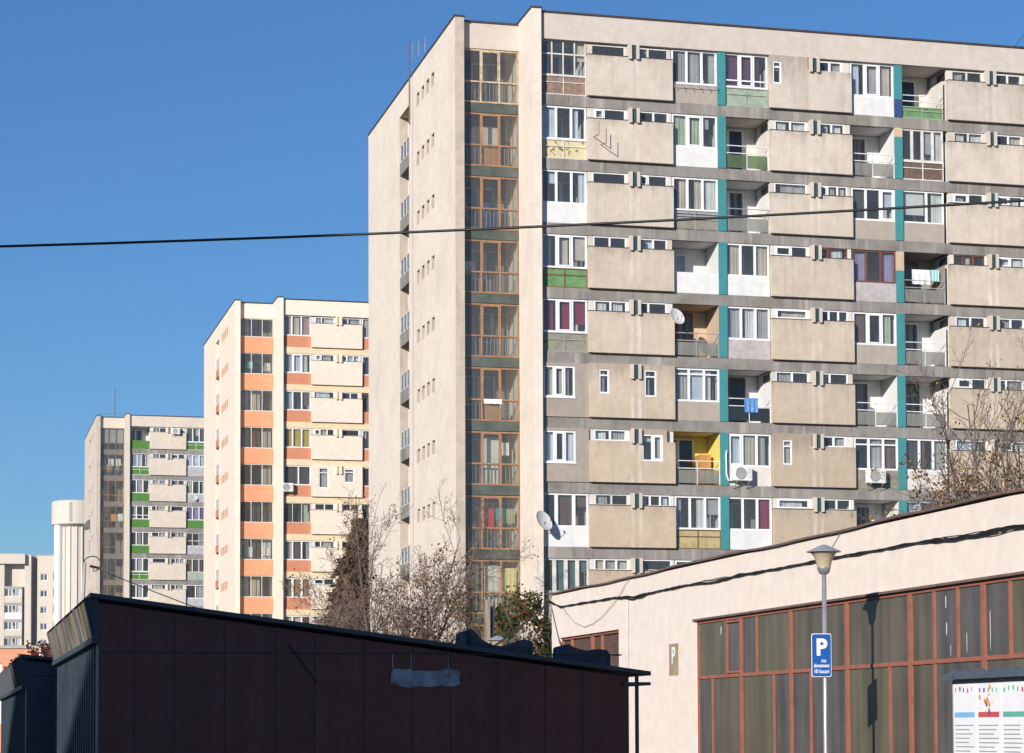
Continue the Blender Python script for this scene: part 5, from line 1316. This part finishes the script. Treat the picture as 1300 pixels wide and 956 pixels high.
MB().lathe([(3.0,0),(3.0,36.0)], 40).build('shaft', M['towerwhite'], rt, smooth=True)
m = MB()
for a in (200,222,243,262,283,300,322,340): 
    x, y = 3.05*math.cos(math.radians(a)), 3.05*math.sin(math.radians(a)); m.tube([(x,y,0),(x,y,36)], .16, 8)
m.build('rib', M['towerwhite'], rt)
MB().lathe([(.75,0),(.75,36)], 20, c=(-2.55,-2.1,0)).build('side_shaft', M['white'], rt, smooth=True)
m = MB(); m.lathe([(2.9,35.6),(4.1,36.1),(4.1,39.85),(3.9,40.05),(3.6,39.9),(.001,39.9)], 48); m.build('drum', M['towerwhite'], rt, smooth=False)
m = MB(); a = math.radians(275); 
for a in (math.radians(268), math.radians(300)): m.box(4.08*math.cos(a)-.25,4.08*math.cos(a)+.25,4.08*math.sin(a)-.06,4.08*math.sin(a)+.3,36.4,39.7)
m.build('drum_slot', M['farwall2'], rt)

# low salmon building and white roof beyond the blue garage
M['salmon'] = plaster('salmon_render', (.62,.29,.18), (.50,.23,.14), .3, .3, bump=.05)
sb = empty('salmon_building', (-24.95,120,0), TH*.3, 'low flat salmon-coloured building beyond the blue garage', 'building')
m = MB(); m.holes(-9,0,0,6.0,0,.3,[(-3.2,-2.1,2.0,5.2)]); m.box(-9,0,3,9,0,5.8); m.build('wall', M['salmon'], sb)
MB().box(-3.2,-2.1,.1,.16,2.0,5.2).build('door', M['white'], sb)
MB().box(-9.1,.1,-.1,9.1,6.0,6.1).build('roof_edge', M['farwall2'], sb)
wb = empty('white_building', (-24.6,134,0), TH*.3, 'low white flat-roofed building behind the salmon one', 'building')
m = MB(); m.holes(-9,0,0,6.55,0,.3,[(-3.4,-2.7,5.75,6.1),(-2.5,-1.9,5.75,6.1)]); m.box(-9,0,2,8,0,6.4); m.build('wall', M['white'], wb)
make_window(wb,-3.4,-2.7,5.75,6.1,.1,n=1,ft=.05); make_window(wb,-2.5,-1.9,5.75,6.1,.1,n=1,ft=.05)
MB().box(-9.1,.1,-.1,8.1,6.55,6.66).build('roof_edge', M['farwall2'], wb)
ch = empty('chimney_pipe', (-24.7,118.6,0), 0, 'small pale vent pipe with a cap beside the red bush', 'pipe')
MB().tube([(0,0,0),(0,0,6.15)], .14, 12).build('pipe', M['farwall'], ch, smooth=True)
MB().lathe([(.001,6.42),(.30,6.22),(.28,6.18),(.001,6.2)], 16).build('cap', M['railmetal'], ch)
MB().box(-.06,.06,-.06,.06,6.14,6.22).build('neck', M['railmetal'], ch)

# unseen block added behind the viewpoint, its stepped roof shaping the garage shadow
sx, sy = SUN.x/math.hypot(SUN.x,SUN.y), SUN.y/math.hypot(SUN.x,SUN.y)
ang = math.atan2(sy, sx)-math.pi/2
def sl(s, a): return (s*sx+a*sy, s*sy-a*sx)
o_ = sl(-37, -9.9)
bb = empty('apartment_block', (o_[0],o_[1],0), ang, 'plain grey block added unseen behind the viewpoint, its roof stepped to shape the shadow on the garages', 'apartment block')
m = MB(); rc = [(-4-3.2*i,-2.4-3.2*i,1.2+3*j,2.7+3*j) for i in range(14) for j in range(6)]
m.holes(-55,0,0,16.4,0,.3,[q for q in rc if q[3] < 16]); m.box(-55,0,.9,12,0,16.4); m.box(-55,-11.6,0,12,16.41,19.3); m.box(-5.4,0,0,12,16.41,19.3); m.build('wall', M['farwall2'], bb)
MB().box(-54.9,-.1,.6,.65,.2,16.2).build('window_band', M['darkglass'], bb)

# ------------------------------------------------------------------ ground
def ground_mat():
    m, nt, ns, L = new_mat('worn_asphalt_and_earth')
    out = N(ns, 'ShaderNodeOutputMaterial'); b = N(ns, 'ShaderNodeBsdfPrincipled'); b.inputs['Roughness'].default_value = .95
    tc = N(ns, 'ShaderNodeTexCoord'); n = N(ns, 'ShaderNodeTexNoise'); n.inputs['Scale'].default_value = .08; n.inputs['Detail'].default_value = 10
    L.new(tc.outputs['Object'], n.inputs['Vector']); cr = N(ns, 'ShaderNodeValToRGB'); e = cr.color_ramp.elements
    e[0].position = .4; e[0].color = (.055,.053,.05,1); e[1].position = .62; e[1].color = (.10,.092,.07,1)
    L.new(n.outputs[0], cr.inputs[0]); L.new(cr.outputs[0], b.inputs['Base Color']); L.new(b.outputs[0], out.inputs[0]); return m
m = MB(); m.quad((-3000,-3000,0),(3000,-3000,0),(3000,3000,0),(-3000,3000,0)); structure(m.build('ground', ground_mat()))

# thin autumn haze in the air
hz, hnt, hns, hL = new_mat('thin_haze'); ho = N(hns, 'ShaderNodeOutputMaterial'); hv = N(hns, 'ShaderNodeVolumePrincipled')
hv.inputs['Color'].default_value = (.86,.92,1,1); hv.inputs['Density'].default_value = HAZE; hv.inputs['Anisotropy'].default_value = .2; hL.new(hv.outputs[0], ho.inputs['Volume'])
hm = MB(); hm.box(-160,160,-70,460,-1,62); ho_ = hm.build('haze', hz); ho_['kind'] = 'stuff'
# ------------------------------------------------------------------ light, sky, camera
elev = math.asin(-SUN.z); az = math.atan2(-SUN.x, -SUN.y)
w = bpy.data.worlds.new('World'); scene.world = w; w.use_nodes = True
nt = w.node_tree; bg = nt.nodes['Background']
sky = nt.nodes.new('ShaderNodeTexSky'); sky.sky_type = 'NISHITA'; sky.sun_disc = False
sky.sun_elevation = elev; sky.sun_rotation = az
sky.air_density = AIR; sky.dust_density = DUST; sky.ozone_density = OZONE
nt.links.new(sky.outputs[0], bg.inputs[0]); bg.inputs[1].default_value = SKYS
sl_ = bpy.data.lights.new('sun', 'SUN'); sl_.energy = SUNS; sl_.angle = math.radians(.5); sl_.color = (1, .937, .85)
so = bpy.data.objects.new('sun', sl_); C.objects.link(so); so.rotation_euler = SUN.to_track_quat('-Z', 'Y').to_euler(); so.location = (0,0,60)

cam = bpy.data.cameras.new('camera'); co = bpy.data.objects.new('camera', cam); C.objects.link(co); scene.camera = co
P_, R_ = 0.04893516, -0.00385719
right = Vector((1,0,0)); upv = Vector((0,-math.sin(P_),math.cos(P_))); fwd = Vector((0,math.cos(P_),math.sin(P_)))
r2 = right*math.cos(R_) + upv*math.sin(R_); u2 = -right*math.sin(R_) + upv*math.cos(R_)
mw = Matrix((r2, u2, -fwd)).transposed().to_4x4(); mw.translation = Vector((0,0,1.7)); co.matrix_world = mw
cam.sensor_width = 36; cam.lens = 2870.74/1300*36; cam.shift_y = (783.14-478)/1300; cam.shift_x = 0
cam.clip_start = .1; cam.clip_end = 6000
scene.view_settings.view_transform = 'Standard'; scene.view_settings.look = 'None'; scene.view_settings.exposure = EXPO; scene.view_settings.gamma = 1; scene.view_settings.use_curve_mapping = False
scene.cycles.max_bounces = 8; scene.cycles.transparent_max_bounces = 16; scene.cycles.diffuse_bounces = 3; scene.cycles.glossy_bounces = 3
scene.render.resolution_x, scene.render.resolution_y = 1024, 753
